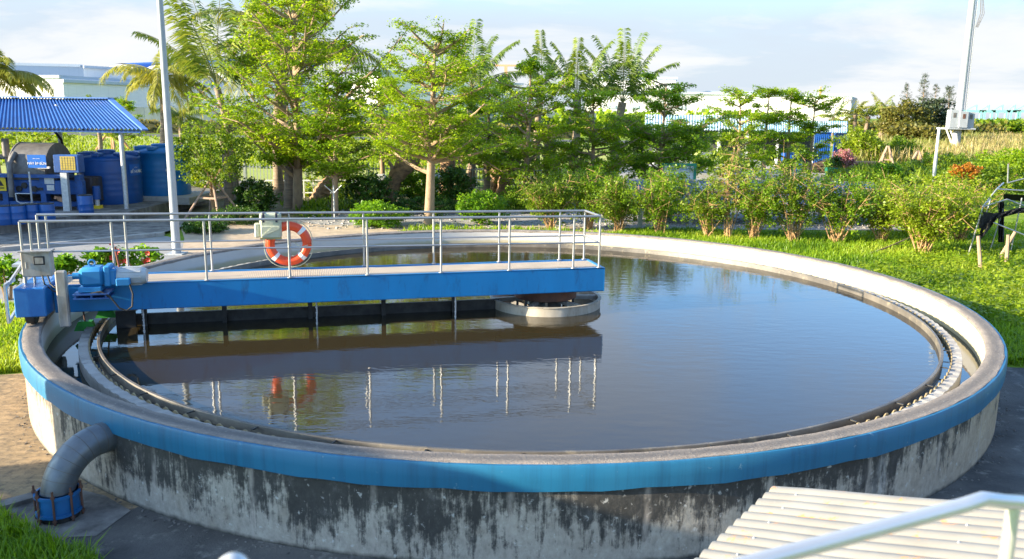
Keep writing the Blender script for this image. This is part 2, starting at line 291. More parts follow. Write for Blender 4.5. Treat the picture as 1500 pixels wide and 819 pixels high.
# ------------------------------------------------------------------ mesh helpers
WLOC = {}
class MB:
    """collects shapes in world coordinates; obj() links them as ONE mesh"""
    def __init__(s, xf=None): s.v = []; s.f = []; s.sm = []; s.rnd = None; s.xf = xf
    def add(s, vs, fs, smooth=False):
        o = len(s.v); s.v += [tuple(p) for p in vs]; s.f += [tuple(i + o for i in f) for f in fs]; s.sm += [smooth] * len(fs); return s
    def box(s, c, d, rot=0, ry=0, rx=0, bev=0):
        hx, hy, hz = d[0] / 2, d[1] / 2, d[2] / 2
        m = Matrix.Rotation(rot, 3, 'Z') @ Matrix.Rotation(ry, 3, 'Y') @ Matrix.Rotation(rx, 3, 'X'); c = Vector(c)
        bev = min(bev, hx * .45, hy * .45, hz * .45)
        if bev <= 0:
            vs = [c + m @ Vector((x * hx, y * hy, z * hz)) for z in (-1, 1) for y in (-1, 1) for x in (-1, 1)]
            fs = [(0, 2, 3, 1), (4, 5, 7, 6), (0, 1, 5, 4), (2, 6, 7, 3), (0, 4, 6, 2), (1, 3, 7, 5)]
            return s.add(vs, fs)
        bm_v = []; idx = {}
        for z in (-1, 1):
            for y in (-1, 1):
                for x in (-1, 1):
                    for k in range(3):
                        p = [x * hx, y * hy, z * hz]
                        for j in range(3):
                            if j != k: p[j] -= (x, y, z)[j] * bev
                        idx[(x, y, z, k)] = len(bm_v); bm_v.append(c + m @ Vector(p))
        fs = []
        for k in range(3):
            a, b_ = [(1, 2), (2, 0), (0, 1)][k]
            for sg in (-1, 1):
                q = []
                for (i, j) in ((-1, -1), (1, -1), (1, 1), (-1, 1)):
                    t = [0, 0, 0]; t[k] = sg; t[a] = i; t[b_] = j; q.append(idx[(*t, k)])
                fs.append(tuple(q if sg > 0 else q[::-1]))
        for k in range(3):           # edge strips along axis k
            a, b_ = [(1, 2), (2, 0), (0, 1)][k]
            for i in (-1, 1):
                for j in (-1, 1):
                    q = []
                    for kk, sg in ((a, -1), (a, 1), (b_, 1), (b_, -1)):
                        t = [0, 0, 0]; t[k] = sg; t[a] = i; t[b_] = j; q.append(idx[(*t, kk)])
                    fs.append(tuple(q))
        for z in (-1, 1):
            for y in (-1, 1):
                for x in (-1, 1): fs.append(tuple(idx[(x, y, z, k)] for k in range(3)))
        return s.add(bm_v, fs)
    def tube(s, pts, r, n=10, cap=True, smooth=True):
        pts = [Vector(p) for p in pts]; L = len(pts)
        rs = r if hasattr(r, '__len__') else [r] * L
        vs = []; fs = []; prev = None
        for i, p in enumerate(pts):
            t = (pts[min(i + 1, L - 1)] - pts[max(i - 1, 0)])
            t = t.normalized() if t.length > 1e-9 else Vector((0, 0, 1))
            if prev is None:
                a = Vector((0, 0, 1)) if abs(t.z) < .9 else Vector((1, 0, 0)); n1 = t.cross(a).normalized()
            else:
                n1 = (prev - t * prev.dot(t)); n1 = n1.normalized() if n1.length > 1e-6 else t.orthogonal().normalized()
            prev = n1; n2 = t.cross(n1)
            for k in range(n):
                a = 2 * math.pi * k / n; vs.append(p + (n1 * math.cos(a) + n2 * math.sin(a)) * rs[i])
        for i in range(L - 1):
            for k in range(n):
                k2 = (k + 1) % n; fs.append((i * n + k, i * n + k2, (i + 1) * n + k2, (i + 1) * n + k))
        s.add(vs, fs, smooth)
        if cap:
            o = len(s.v) - L * n
            s.f += [tuple(o + k for k in range(n))[::-1], tuple(o + (L - 1) * n + k for k in range(n))]; s.sm += [False, False]
        return s
    def bar(s, a, b, w, h=None):
        """rectangular bar from a to b"""
        a = Vector(a); b = Vector(b); t = (b - a); L = t.length; t.normalize(); h = h or w
        up = Vector((0, 0, 1)) if abs(t.z) < .95 else Vector((0, 1, 0)); n1 = t.cross(up).normalized(); n2 = n1.cross(t)
        vs = [p + n1 * (x * w / 2) + n2 * (y * h / 2) for p in (a, b) for (x, y) in ((-1, -1), (1, -1), (1, 1), (-1, 1))]
        return s.add(vs, [(0, 1, 2, 3), (7, 6, 5, 4), (0, 4, 5, 1), (1, 5, 6, 2), (2, 6, 7, 3), (3, 7, 4, 0)])
    def lathe(s, prof, c=(0, 0, 0), n=48, a0=0, a1=2 * math.pi, closed=False, smooth=True, wob=None):
        full = abs(a1 - a0 - 2 * math.pi) < 1e-6; N = n if full else n + 1; P = len(prof); vs = []; fs = []
        for i in range(N):
            a = a0 + (a1 - a0) * i / n
            for j, (r, z) in enumerate(prof):
                dr, dz = wob(a, j) if wob else (0, 0)
                vs.append((c[0] + (r + dr) * math.cos(a), c[1] + (r + dr) * math.sin(a), c[2] + z + dz))
        for i in range(n):
            i2 = (i + 1) % N
            for j in range(P if closed else P - 1):
                j2 = (j + 1) % P; fs.append((i * P + j, i2 * P + j, i2 * P + j2, i * P + j2))
        return s.add(vs, fs, smooth)
    def disc(s, c, r, n=48, ax=None):
        if ax is None: vs = [(c[0] + r * math.cos(2 * math.pi * k / n), c[1] + r * math.sin(2 * math.pi * k / n), c[2]) for k in range(n)]
        else:
            t = Vector(ax).normalized(); u = t.orthogonal().normalized(); w = t.cross(u); vs = [Vector(c) + (u * math.cos(2 * math.pi * k / n) + w * math.sin(2 * math.pi * k / n)) * r for k in range(n)]
        return s.add(vs, [tuple(range(n))])
    def poly(s, pts, z): return s.add([(p[0], p[1], z) for p in pts], [tuple(range(len(pts)))])
    def prism(s, poly3, d):
        """polygon (3-D points) pushed along d"""
        n = len(poly3); d = Vector(d); a = [Vector(p) for p in poly3]; b = [p + d for p in a]
        fs = [tuple(range(n))[::-1], tuple(range(n, 2 * n))] + [(i, (i + 1) % n, n + (i + 1) % n, n + i) for i in range(n)]
        return s.add(a + b, fs)
    def sphere(s, c, r, n=14, m=9, sc=(1, 1, 1)):
        vs = [(c[0] + r * sc[0] * math.sin(math.pi * j / m) * math.cos(2 * math.pi * i / n), c[1] + r * sc[1] * math.sin(math.pi * j / m) * math.sin(2 * math.pi * i / n), c[2] + r * sc[2] * math.cos(math.pi * j / m)) for j in range(m + 1) for i in range(n)]
        return s.add(vs, [(j * n + i, (j + 1) * n + i, (j + 1) * n + (i + 1) % n, j * n + (i + 1) % n) for j in range(m) for i in range(n)], True)
    def obj(s, name, mat, parent=None, sharp=None):
        me = bpy.data.meshes.new(name); V = [Vector(p) for p in s.v]
        if s.xf is not None: V = [s.xf @ p for p in V]
        o = Vector((0, 0, 0))
        if parent is not None: o = WLOC[parent.name]
        me.from_pydata([tuple(p - o) for p in V], [], s.f)
        me.polygons.foreach_set('use_smooth', s.sm)
        me.materials.append(mat); me.validate(); me.update()
        if any(s.sm):
            me.set_sharp_from_angle(angle=sharp or R(40))
        ob = bpy.data.objects.new(name, me); C.objects.link(ob)
        if parent is not None: ob.parent = parent
        WLOC[ob.name] = o.copy()
        return ob
def np_obj(name, verts, nper, mat, parent=None, rnd=None):
    """verts: (N, nper, 3) world coordinates, one face of nper corners each; rnd: one value per face"""
    verts = np.asarray(verts, dtype=np.float32); N = len(verts)
    if parent is not None: verts = verts - np.array(WLOC[parent.name], dtype=np.float32)
    me = bpy.data.meshes.new(name); me.vertices.add(N * nper); me.vertices.foreach_set('co', verts.reshape(-1))
    me.loops.add(N * nper); me.loops.foreach_set('vertex_index', np.arange(N * nper, dtype=np.int32))
    me.polygons.add(N); me.polygons.foreach_set('loop_start', np.arange(0, N * nper, nper, dtype=np.int32))
    me.update(calc_edges=True)
    if rnd is not None:
        at = me.attributes.new('rnd', 'FLOAT', 'POINT'); at.data.foreach_set('value', np.repeat(np.asarray(rnd, dtype=np.float32), nper))
    me.materials.append(mat); ob = bpy.data.objects.new(name, me); C.objects.link(ob)
    if parent is not None: ob.parent = parent
    WLOC[ob.name] = Vector((0, 0, 0)) if parent is None else WLOC[parent.name].copy()
    return ob
def thing(name, label, cat, loc=(0, 0, 0), group=None):
    o = bpy.data.objects.new(name, None); C.objects.link(o); o.location = loc; o.empty_display_size = .3
    o['label'] = label; o['category'] = cat
    if group: o['group'] = group
    WLOC[o.name] = Vector(loc); return o
def tag(o, label, cat, group=None):
    o['label'] = label; o['category'] = cat
    if group: o['group'] = group
    return o
def struct(o): o['kind'] = 'structure'; return o
def stuff(o, label=None, cat=None):
    o['kind'] = 'stuff'
    if label: o['label'] = label; o['category'] = cat
    return o
def copy_tree(o, parent=None):
    c = o.copy(); C.objects.link(c); c.parent = parent; WLOC[c.name] = WLOC[o.name].copy()
    for ch in list(o.children): copy_tree(ch, c)
    return c
def text_obj(name, txt, size, mat, mtx, parent):
    cu = bpy.data.curves.new(name, 'FONT'); cu.body = txt; cu.size = size; cu.align_x = 'CENTER'; cu.align_y = 'CENTER'; cu.extrude = .004
    t = bpy.data.objects.new(name + '_tmp', cu); C.objects.link(t)
    dg = bpy.context.evaluated_depsgraph_get(); me = bpy.data.meshes.new_from_object(t.evaluated_get(dg)); bpy.data.objects.remove(t)
    me.transform(mtx); me.transform(Matrix.Translation(-WLOC[parent.name])); me.materials.clear(); me.materials.append(mat)
    o = bpy.data.objects.new(name, me); C.objects.link(o); o.parent = parent; WLOC[o.name] = WLOC[parent.name].copy(); return o

# ------------------------------------------------------------------ leaves
def leaf_quads(pos, size, flat=.5, aspect=2.0, droop=0.0, r=rng):
    """one kite-shaped leaf per position; flat: 0 random normals .. 1 horizontal leaves"""
    N = len(pos); nrm = r.normal(size=(N, 3)); nrm /= np.linalg.norm(nrm, axis=1)[:, None] + 1e-9
    nrm = nrm * (1 - flat) + np.array([0, 0, 1.0]) * flat * np.sign(nrm[:, 2:3] + .3); nrm /= np.linalg.norm(nrm, axis=1)[:, None] + 1e-9
    d = r.normal(size=(N, 3)); d -= nrm * (d * nrm).sum(1)[:, None]; d /= np.linalg.norm(d, axis=1)[:, None] + 1e-9
    d[:, 2] -= droop; w = np.cross(nrm, d); w /= np.linalg.norm(w, axis=1)[:, None] + 1e-9
    sz = (size * r.uniform(.65, 1.35, N))[:, None]
    a = pos - d * sz * .5; b = pos + w * sz * .5 / aspect * 1.1 + d * sz * .08; c = pos + d * sz * .5; e = pos - w * sz * .5 / aspect * 1.1 + d * sz * .08
    return np.stack([a, b, c, e], 1)
def clusters(cent, n, rad, r=rng):
    """n leaf positions around each centre, inside an ellipsoid of half sizes rad"""
    K = len(cent); p = r.normal(size=(K, n, 3)); p /= np.linalg.norm(p, axis=2)[:, :, None]
    p *= r.uniform(0, 1, (K, n, 1)) ** .45
    return (cent[:, None, :] + p * np.array(rad)).reshape(-1, 3)

def umbrella_tree(name, label, base, height, tr, tiers, leaf='tree', lsize=.1, seed=1, ncl=20, lean=(0, 0), group='umbrella trees behind the tank', extra=(), bend=.12, rise=.28):
    """tiers: (height, radius, branches) from the ground; layered horizontal sprays of small leaves"""
    r = np.random.default_rng(seed); bx, by = base
    t = thing(name, label, 'tree', (bx, by, 0), group)
    wood = MB(); ph = r.uniform(0, 6, 3)
    def axis(z):
        f = z / height
        return np.array([bx + lean[0] * f + .07 * math.sin(f * 4 + ph[0]) * height * .1, by + lean[1] * f + .07 * math.sin(f * 3 + ph[1]) * height * .1, z])
    zs = np.linspace(-.05, height * .98, 12)
    wood.tube([axis(z) for z in zs], [tr * (1 - .86 * (z / height)) + .006 for z in zs], 9)
    cent = []; 
    def branch(p0, tip, r0, ntw, spread, flatz=.08):
        p0 = np.array(p0); tip = np.array(tip); L = np.linalg.norm(tip - p0)
        pts = []; side = np.array([-(tip - p0)[1], (tip - p0)[0], 0]); side = side / (np.linalg.norm(side) + 1e-6)
        for k in range(6):
            f = k / 5; pts.append(p0 + (tip - p0) * f + side * math.sin(f * 3.1 + r.uniform(-.3, .3)) * L * .05 + np.array([0, 0, -1]) * math.sin(f * math.pi) * L * bend * .4)
        wood.tube(pts, [r0 * (1 - .8 * k / 5) for k in range(6)], 6)
        for j in range(ntw):
            f = r.uniform(.25, 1.0); i = min(int(f * 5), 4); q = pts[i] + (pts[i + 1] - pts[i]) * (f * 5 - i)
            sd = side * r.choice([-1, 1]) * r.uniform(.1, 1) * spread * L * (1.05 - .6 * f) + (tip - p0) / L * r.uniform(-.05, .25) * spread * L
            e = q + sd + np.array([0, 0, r.normal(.03, flatz)])
            wood.tube([q, (q + e) / 2 + np.array([0, 0, .02]), e], [.02, .014, .006], 4, False)
            cent.append(e); cent.append(q * .45 + e * .55)
    for (z, rad, nb) in tiers:
        a0 = r.uniform(0, 6.28)
        for k in range(nb):
            a = a0 + k * 6.283 / nb + r.uniform(-.3, .3); L = rad * r.uniform(.5, 1.1)
            zz = z + r.uniform(-.36, .36); p0 = axis(max(.3, zz - rise * rad * r.uniform(.6, 1.4)))
            tip = axis(zz) + np.array([math.cos(a) * L, math.sin(a) * L, r.uniform(-.08, .5) * rad * .4])
            branch(p0, tip, min(tr * .42, .02 + .028 * rad), max(4, int(3 + rad * 3.3)), .5)
    for (p0, tip, r0, n) in extra: branch(p0, tip, r0, n, .38, .12)
    cent = np.array(cent); cent = cent + r.normal(0, .07, cent.shape) * np.array([1, 1, .6])
    sc_ = r.uniform(.6, 1.3, (len(cent), 1, 1))
    p = r.normal(size=(len(cent), ncl, 3)); p /= np.linalg.norm(p, axis=2)[:, :, None]; p *= r.uniform(0, 1, (len(cent), ncl, 1)) ** .5
    P = (cent[:, None] + p * sc_ * np.array([.4, .4, .15])).reshape(-1, 3)
    cl = np.repeat(r.uniform(0, 1, len(cent)), ncl); rnd = np.clip(.45 * cl + .55 * r.uniform(0, 1, len(P)), 0, 1)
    wood.obj('trunk', MT['bark'], t)
    np_obj('crown', leaf_quads(P, lsize, .45, 1.9, .1, r), 4, LM[leaf], t, rnd)
    return t

def palm(name, label, base, top, tr, nf=18, fl=3.2, leaf='palm', seed=1, up=.35, droop=1.0, nl=78, lw=.065, group='coconut palms', sweep=None, trunk=True, wild=.25):
    r = np.random.default_rng(seed); t = thing(name, label, 'palm', (base[0], base[1], 0), group)
    base = np.array([base[0], base[1], -.05]); top = np.array(top); wood = MB()
    pts = [base + (top - base) * f + np.array([math.sin(f * math.pi) * .18 * (1 if seed % 2 else -1), 0, 0]) for f in np.linspace(0, 1, 12)]
    rad = [tr * (1.25 - .45 * f + .04 * (i % 2) + (.25 if f > .9 else 0)) for i, f in enumerate(np.linspace(0, 1, 12))]
    wood.tube(pts, rad, 10)
    Q = []; RN = []; rach = MB()
    dirs = sweep if sweep else [(k * 2.399 + r.uniform(-.2, .2), r.uniform(-.15, 1.25), r.uniform(.8, 1.1)) for k in range(nf)]
    for (az, el, lf) in dirs:
        L = fl * lf; d = np.array([math.cos(az) * math.cos(el), math.sin(az) * math.cos(el), math.sin(el)])
        p = top.copy(); P = [p.copy()]; n = 12; e = el
        for k in range(n):
            e -= droop * (.045 + .09 * k / n) * (1.15 if el < 1.0 else .7)
            p = p + np.array([math.cos(az) * math.cos(e), math.sin(az) * math.cos(e), math.sin(e)]) * L / n; P.append(p.copy())
        rach.tube(P, [.035 * (1 - .85 * k / n) for k in range(n + 1)], 5, False)
        side = np.array([-math.sin(az), math.cos(az), 0]); P = np.array(P); shade = r.uniform(0, .55)
        for j in range(nl):
            f = .12 + .88 * j / nl; i = min(int(f * n), n - 1); q = P[i] + (P[i + 1] - P[i]) * (f * n - i)
            tg = P[i + 1] - P[i]; tg /= np.linalg.norm(tg); upv = np.cross(side, tg); ll = L * .27 * math.sin(min(1, f * 1.15 + .18) * math.pi * .92) ** .7 + .05
            for sgn in (-1, 1):
                dd = side * sgn * .8 + tg * .6 + np.array([0, 0, -r.uniform(.15, .6)]) + r.normal(0, wild * .4, 3); dd /= np.linalg.norm(dd)
                mid = q + dd * ll * .5; tip = q + dd * ll * .95 + np.array([0, 0, -ll * .3]); wv = tg * lw * .5
                Q.append([q - wv * .8, mid - wv * 1.1, tip, mid + wv * 1.1]); RN.append(min(1, shade + r.uniform(0, .5)))
    if trunk: wood.obj('trunk', MT['palm_bark'], t)
    rach.obj('frond_stems', LM_STEM, t)
    np_obj('crown', np.array(Q), 4, LM[leaf], t, RN)
    return t
LM_STEM = solid('frond_stem', (.22, .22, .06), (.16, .15, .05), 5, .6)

def bush(name, label, c, rad, n, lsize, leaf, group, seed=1, stem=True, cat='bush', lump=.22, ncl=16, clr=.16):
    """leafy mass: leaf clumps over an uneven ellipsoid, a short branching stem below"""
    r = np.random.default_rng(seed); c = np.array(c); rad = np.array(rad, float)
    t = thing(name, label, cat, (c[0], c[1], 0), group)
    d = r.normal(size=(n, 3)); d /= np.linalg.norm(d, axis=1)[:, None]
    ph = r.uniform(0, 6, 6); lum = 1 + lump * (np.sin(d[:, 0] * 4 + ph[0]) * np.sin(d[:, 1] * 4 + ph[1]) + .6 * np.sin(d[:, 2] * 7 + ph[2] + d[:, 0] * 5))
    cen = c + d * rad * (r.uniform(.45, 1, (n, 1)) ** .6) * lum[:, None]; cen[:, 2] = np.maximum(cen[:, 2], .08)
    P = clusters(cen, ncl, (clr, clr, clr * .8), r); P[:, 2] = np.maximum(P[:, 2], .03)
    rnd = np.clip(.5 * np.repeat(r.uniform(0, 1, n), ncl) + .5 * r.uniform(0, 1, len(P)), 0, 1)
    if stem:
        w = MB(); zb = max(.15, c[2] - rad[2] * .2)
        for k in range(6):
            a = k * 1.05 + r.uniform(-.3, .3); e = c + np.array([math.cos(a), math.sin(a), .45]) * rad * .7
            w.tube([(c[0] + .05 * math.cos(a), c[1] + .05 * math.sin(a), -.03), (c[0] + .12 * math.cos(a), c[1] + .12 * math.sin(a), zb * .7), e], [.03, .024, .008], 5)
        w.obj('stem', MT['twig'], t)
    np_obj('foliage', leaf_quads(P, lsize, .25, 1.8, 0, r), 4, LM[leaf], t, rnd)
    return t
def stem_shrub(name, label, base, h, spread, nst, leaf, group, seed=1, lsize=.085, ncl=20, low=.3, dens=9, cat='shrub'):
    """many thin bare stems fanning from the ground, leaves towards the ends"""
    r = np.random.default_rng(seed); bx, by = base; t = thing(name, label, cat, (bx, by, 0), group); w = MB(); cen = []
    for k in range(nst):
        a = r.uniform(0, 6.28); L = spread * r.uniform(.15, 1.0); hh = h * r.uniform(.65, 1.05) * (1 - .12 * L / spread)
        b = np.array([bx + r.normal(0, .08), by + r.normal(0, .08), -.03]); e = np.array([bx + math.cos(a) * L, by + math.sin(a) * L, hh])
        m = b * .55 + e * .45 + np.array([r.normal(0, .07), r.normal(0, .07), .12 * h])
        pts = [b, b * .5 + m * .5 + np.array([0, 0, .02]), m, m * .5 + e * .5 + r.normal(0, .03, 3), e]; w.tube(pts, [.02, .016, .012, .008, .004], 5)
        for j in range(dens):
            f = r.uniform(low, 1.05); i = min(int(f * 4), 3); q = pts[i] + (pts[i + 1] - pts[i]) * (f * 4 - i)
            o = r.normal(0, 1, 3) * np.array([.2, .2, .14]) * h * .6; cen.append(q + o)
            if j % 2 == 0: w.tube([q, q + o], [.007, .003], 4, False)
    cen = np.array(cen); cen[:, 2] = np.maximum(cen[:, 2], .15)
    P = clusters(cen, ncl, (.2, .2, .15), r); rnd = np.clip(.5 * np.repeat(r.uniform(0, 1, len(cen)), ncl) + .5 * r.uniform(0, 1, len(P)), 0, 1)
    w.obj('stem', MT['twig'], t); np_obj('foliage', leaf_quads(P, lsize, .3, 1.7, .05, r), 4, LM[leaf], t, rnd); return t
def grass_field(name, label, pts, hmin, hmax, wid, mat, nb=3, lean=.5, cat='grass', seed=3, tone=None):
    """pts (N,3): every tuft nb blades, each one bent triangle pair"""
    r = np.random.default_rng(seed); N = len(pts); P = np.repeat(pts, nb, 0); M_ = len(P)
    P = P + r.normal(0, .03, (M_, 3)) * np.array([1, 1, 0]); a = r.uniform(0, 6.28, M_); h = r.uniform(hmin, hmax, M_) * (.6 + .4 * r.random(M_))
    ln = np.abs(r.normal(0, lean, M_)) * h; d = np.stack([np.cos(a), np.sin(a), np.zeros(M_)], 1); s = np.stack([-np.sin(a), np.cos(a), np.zeros(M_)], 1) * (wid / 2)
    up = np.array([0, 0, 1.0]); m = P + d * (ln * .35)[:, None] + up * (h * .6)[:, None]; tip = P + d * ln[:, None] + up * h[:, None]
    q = np.stack([P - s, P + s, m + s * .8, m - s * .8], 1); q2 = np.stack([m - s * .8, m + s * .8, tip + s * .12, tip - s * .12], 1)
    base = r.uniform(0, 1, M_) if tone is None else np.clip(np.repeat(tone, nb) + r.normal(0, .15, M_), 0, 1)
    o = np_obj(name, np.concatenate([q, q2]), 4, mat, None, np.concatenate([base * .85, base])); return stuff(o, label, cat)
# ------------------------------------------------------------------ ground and paved surfaces
def sheet(name, pts, z, mat, sub=0):
    return struct(MB().poly(pts, z).obj(name, mat))
g = MB(); xs = [-3000, -800, -300, -150, -80, -40, -20, 0, 20, 40, 80, 150, 300, 800, 3000]
for i in range(len(xs) - 1):
    for j in range(len(xs) - 1):
        g.add([(xs[i], xs[j], 0), (xs[i + 1], xs[j], 0), (xs[i + 1], xs[j + 1], 0), (xs[i], xs[j + 1], 0)], [(0, 1, 2, 3)])
# the tank floor stands in the ground, so the sheet can pass below the water
struct(g.obj('ground', MT['ground']))
def pix(lst, z=0): return [tuple(G(u, v)[:2]) for u, v in lst]
TC = (0.108, -0.196)
# apron: worn concrete ring round the near half of the tank
ap = MB(); N = 90; ring_o = []; ring_i = []
def apron_r(d):
    if d < 216: return 12.5
    if d < 229: return 12.5 - max(0, d - 220) / 9 * 3.4
    if d < 246: return 8.98
    if d < 262: return 8.98 + (d - 246) * .13
    return 11.0
for k in range(N + 1):
    d = 196 + (352 - 196) * k / N; a = R(d); ro = apron_r(d) + .12 * math.sin(d * .9) + .06 * math.sin(d * 2.3)
    ring_o.append((ro * math.cos(a), ro * math.sin(a))); ring_i.append((7.9 * math.cos(a), 7.9 * math.sin(a)))
ap2 = MB()
for k in range(N):
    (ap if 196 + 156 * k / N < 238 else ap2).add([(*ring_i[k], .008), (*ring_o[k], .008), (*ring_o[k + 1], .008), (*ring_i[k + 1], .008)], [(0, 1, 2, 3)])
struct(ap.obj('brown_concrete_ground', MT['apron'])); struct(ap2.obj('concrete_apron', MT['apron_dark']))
sheet('road', [(-40, 10.8)] + pix([(0, 369), (120, 358), (200, 350), (243, 346)]) + [(-11.2, 12.2), (-9.6, 9.6), (-8.6, 5.5), (-9.0, 3.2), (-12, 2.4), (-40, 1.5)], .004, MT['road'])
sheet('sand_yard', pix([(262, 326), (330, 322), (420, 318), (600, 326), (760, 326), (900, 330)]) + [(3.2, 9.2), (0, 9.6), (-4, 9.2), (-7.5, 6.8), (-9, 4.5), (-9.8, 9), (-11.0, 12.3)], .006, MT['sand'])
sheet('gravel_path', pix([(420, 322), (560, 309), (700, 300), (830, 296), (1000, 300), (1330, 318), (1330, 338), (1000, 336), (905, 334), (760, 330), (600, 331), (470, 330)]), .010, MT['gravel'])
sheet('paved_yard', [(6, 40), (40, 44), (44, 60), (8, 58)], .004, MT['gravel'])
sheet('garden_bed', pix([(262, 326), (330, 322), (420, 320), (560, 308), (700, 299), (830, 295), (900, 297), (900, 272), (560, 280), (262, 290)]), .004, MT['mulch'])
sheet('field', [(-150, 30), (-18, 30), (-3, 34), (10, 66), (10, 108), (-150, 112)], .003, MT['field'])
sheet('far_road', [(-220, 114), (60, 112), (60, 124), (-220, 126)], .006, MT['asphalt'])
kb = MB()
kp = pix([(0, 369), (120, 358), (200, 350), (240, 346)]); kp2 = [(x - .06, y + .25) for x, y in kp]
for k in range(3): kb.prism([(*kp[k], 0), (*kp[k + 1], 0), (*kp2[k + 1], 0), (*kp2[k], 0)], (0, 0, .13))
struct(kb.obj('kerb', MT['conc']))
pw = pix([(0, 365), (120, 354), (200, 346.5), (238, 343)]); 
sheet('pavement', [(-40, 13.0)] + [(x - .1, y + .25) for x, y in kp] + [(-11.9, 15.5), (-13.5, 17.6), (-16.5, 18), (-40, 16)], .09, MT['conc_dirty'])
pad = MB(); pf = pix([(-200, 364), (0, 347), (60, 341), (127, 333), (190, 328)])
poly = [(x, y, 0) for x, y in pf] + [(-13.8, 30, 0), (-45, 30, 0)]
pad.prism(poly, (0, 0, .46)); struct(pad.obj('machine_pad', MT['conc_dirty']))
PADZ = .46

# ------------------------------------------------------------------ the tank
tank = thing('clarifier_tank', 'big round concrete settling tank with a blue band under its rim', 'tank', (0, 0, 0))
MB().lathe([(7.96, -.1), (7.96, .4), (7.96, .795)], n=240).obj('wall', MT['tank_wall'], tank)
MB().lathe([(7.955, .79), (8.0, .792), (8.004, .9), (8.0, 1.02), (7.985, 1.046), (7.955, 1.046)], n=240, wob=lambda a, j: (0, .012 * math.sin(a * 37) * math.sin(a * 11 + 1) + .004 * math.sin(a * 83) if j < 2 else 0)).obj('blue_band', MT['band'], tank)
MB().lathe([(7.956, .8), (7.956, 1.05), (7.93, 1.056), (7.75, 1.056), (7.722, 1.04), (7.722, 1.0)], n=240, wob=lambda a, j: (.004 * math.sin(a * 91 + j) + .003 * math.sin(a * 53), .004 * math.sin(a * 67 + j * 2))).obj('rim', MT['rim'], tank)
MB().lathe([(7.722, 1.002), (7.72, .8), (7.72, .3)], n=240).obj('inner_wall', MT['inner'], tank)
c3 = (TC[0], TC[1], 0)
MB().lathe([(7.135, .3), (7.135, .795), (7.27, .795), (7.275, .3)], c3, n=200).obj('launder_wall', MT['conc'], tank)
MB().lathe([(7.14, .794), (7.14, .804), (7.266, .804), (7.266, .794)], c3, n=720, wob=lambda an, j: (0, .006 * math.copysign(1, math.sin(an * 180)) if j in (1, 2) else 0), smooth=False).obj('launder_coping', MT['conc'], tank)
# saw-tooth weir plate
wp = MB(); nt_ = 236; vs = []; fs = []
prof = [(0, .0), (.1, .0), (.24, .035), (.4, .055), (.6, .055), (.76, .035), (.9, 0)]
ring = []
for k in range(nt_):
    for (f, dz) in prof: ring.append(((k + f) / nt_ * 2 * math.pi, .765 + dz * 1.15))
n = len(ring)
for rr in (7.118, 7.133):
    for a, z in ring: vs.append((TC[0] + rr * math.cos(a), TC[1] + rr * math.sin(a), z))
    for a, z in ring: vs.append((TC[0] + rr * math.cos(a), TC[1] + rr * math.sin(a), .6))
for i in range(n):
    j = (i + 1) % n
    fs += [(i, j, n + j, n + i), (2 * n + i, 3 * n + i, 3 * n + j, 2 * n + j), (i, 2 * n + i, 2 * n + j, j)]
wp.add(vs, fs); wp.obj('weir_plate', solid('tan_weir_plate', (.3, .235, .125), (.2, .155, .085), 5, .75), tank)
MB().lathe([(6.975, .6), (6.975, .845), (6.98, .853), (7.012, .853), (7.018, .845), (7.018, .6)], c3, n=240).obj('scum_baffle', solid('weathered_baffle', (.14, .125, .105), (.06, .054, .047), 1.5, .5, 0, .2, 30, (1, 1, 1), (.26, .22, .15)), tank)
bk = None
for k in range(44):
    a = k * 2 * math.pi / 44
    if bk is None:
        m = MB(); m.box((0, 0, 0), (.1, .02, .014), 0); bk = m.obj('baffle_bracket', MT['dark_board'], tank); o = bk
    else:
        o = bk.copy(); C.objects.link(o); o.parent = tank
    o.location = (TC[0] + 7.06 * math.cos(a), TC[1] + 7.06 * math.sin(a), .835); o.rotation_euler = (0, 0, a)
wt = MB(); rings = [0.0] + [7.13 * (i / 10) for i in range(1, 11)]
struct(MB().lathe([(.001, .745), (1.5, .745), (3, .745), (4.5, .745), (6, .745), (7.13, .745)], c3, n=96, smooth=False).obj('tank_water', MT['water']))
struct(MB().lathe([(7.1, .63), (7.55, .63), (7.75, .63)], (0.05, -.1, 0), n=120, smooth=False).obj('channel_water', MT['channel_water']))
# centre well
WC = (.60, .02)
well = thing('centre_well', 'round concrete-grey stilling ring in the water under the end of the bridge', 'well', (WC[0], WC[1], .7))
wc3 = (WC[0], WC[1], 0)
MB().lathe([(1.03, .6), (1.03, .89), (1.045, .9), (1.045, .915), (.985, .915), (.985, .6)], wc3, n=72).obj('ring', solid('stained_well_ring', (.46, .42, .35), (.3, .26, .2), 3, .7, 0, .2, 30, (1, 1, .3), (.16, .13, .09)), well)
tt = MB().lathe([(.02, .9), (.55, .9), (.58, .915), (.58, 1.1), (.6, 1.11), (.6, 1.155), (.02, 1.155)], wc3, n=56).obj('turntable', MT['rust'], well)
MB().lathe([(.3, .6), (.3, .9)], wc3, n=32).obj('column', MT['conc_dirty'], well)
for k in range(6):
    a = k * math.pi / 3 + .18
    MB().bar((WC[0] + .28 * math.cos(a), WC[1] + .28 * math.sin(a), .88), (WC[0] + 1.0 * math.cos(a), WC[1] + 1.0 * math.sin(a), .86), .07, .07).obj('spoke', MT['grey_box'], well)
for k in range(8):
    a = k * math.pi / 4 - 1.57
    MB().bar((WC[0] + .52 * math.cos(a), WC[1] + .52 * math.sin(a), .7), (WC[0] + .52 * math.cos(a), WC[1] + .52 * math.sin(a), .91), .045, .045).obj('bracket', MT['wood'] if k == 0 else MT['grey_dark'], well)

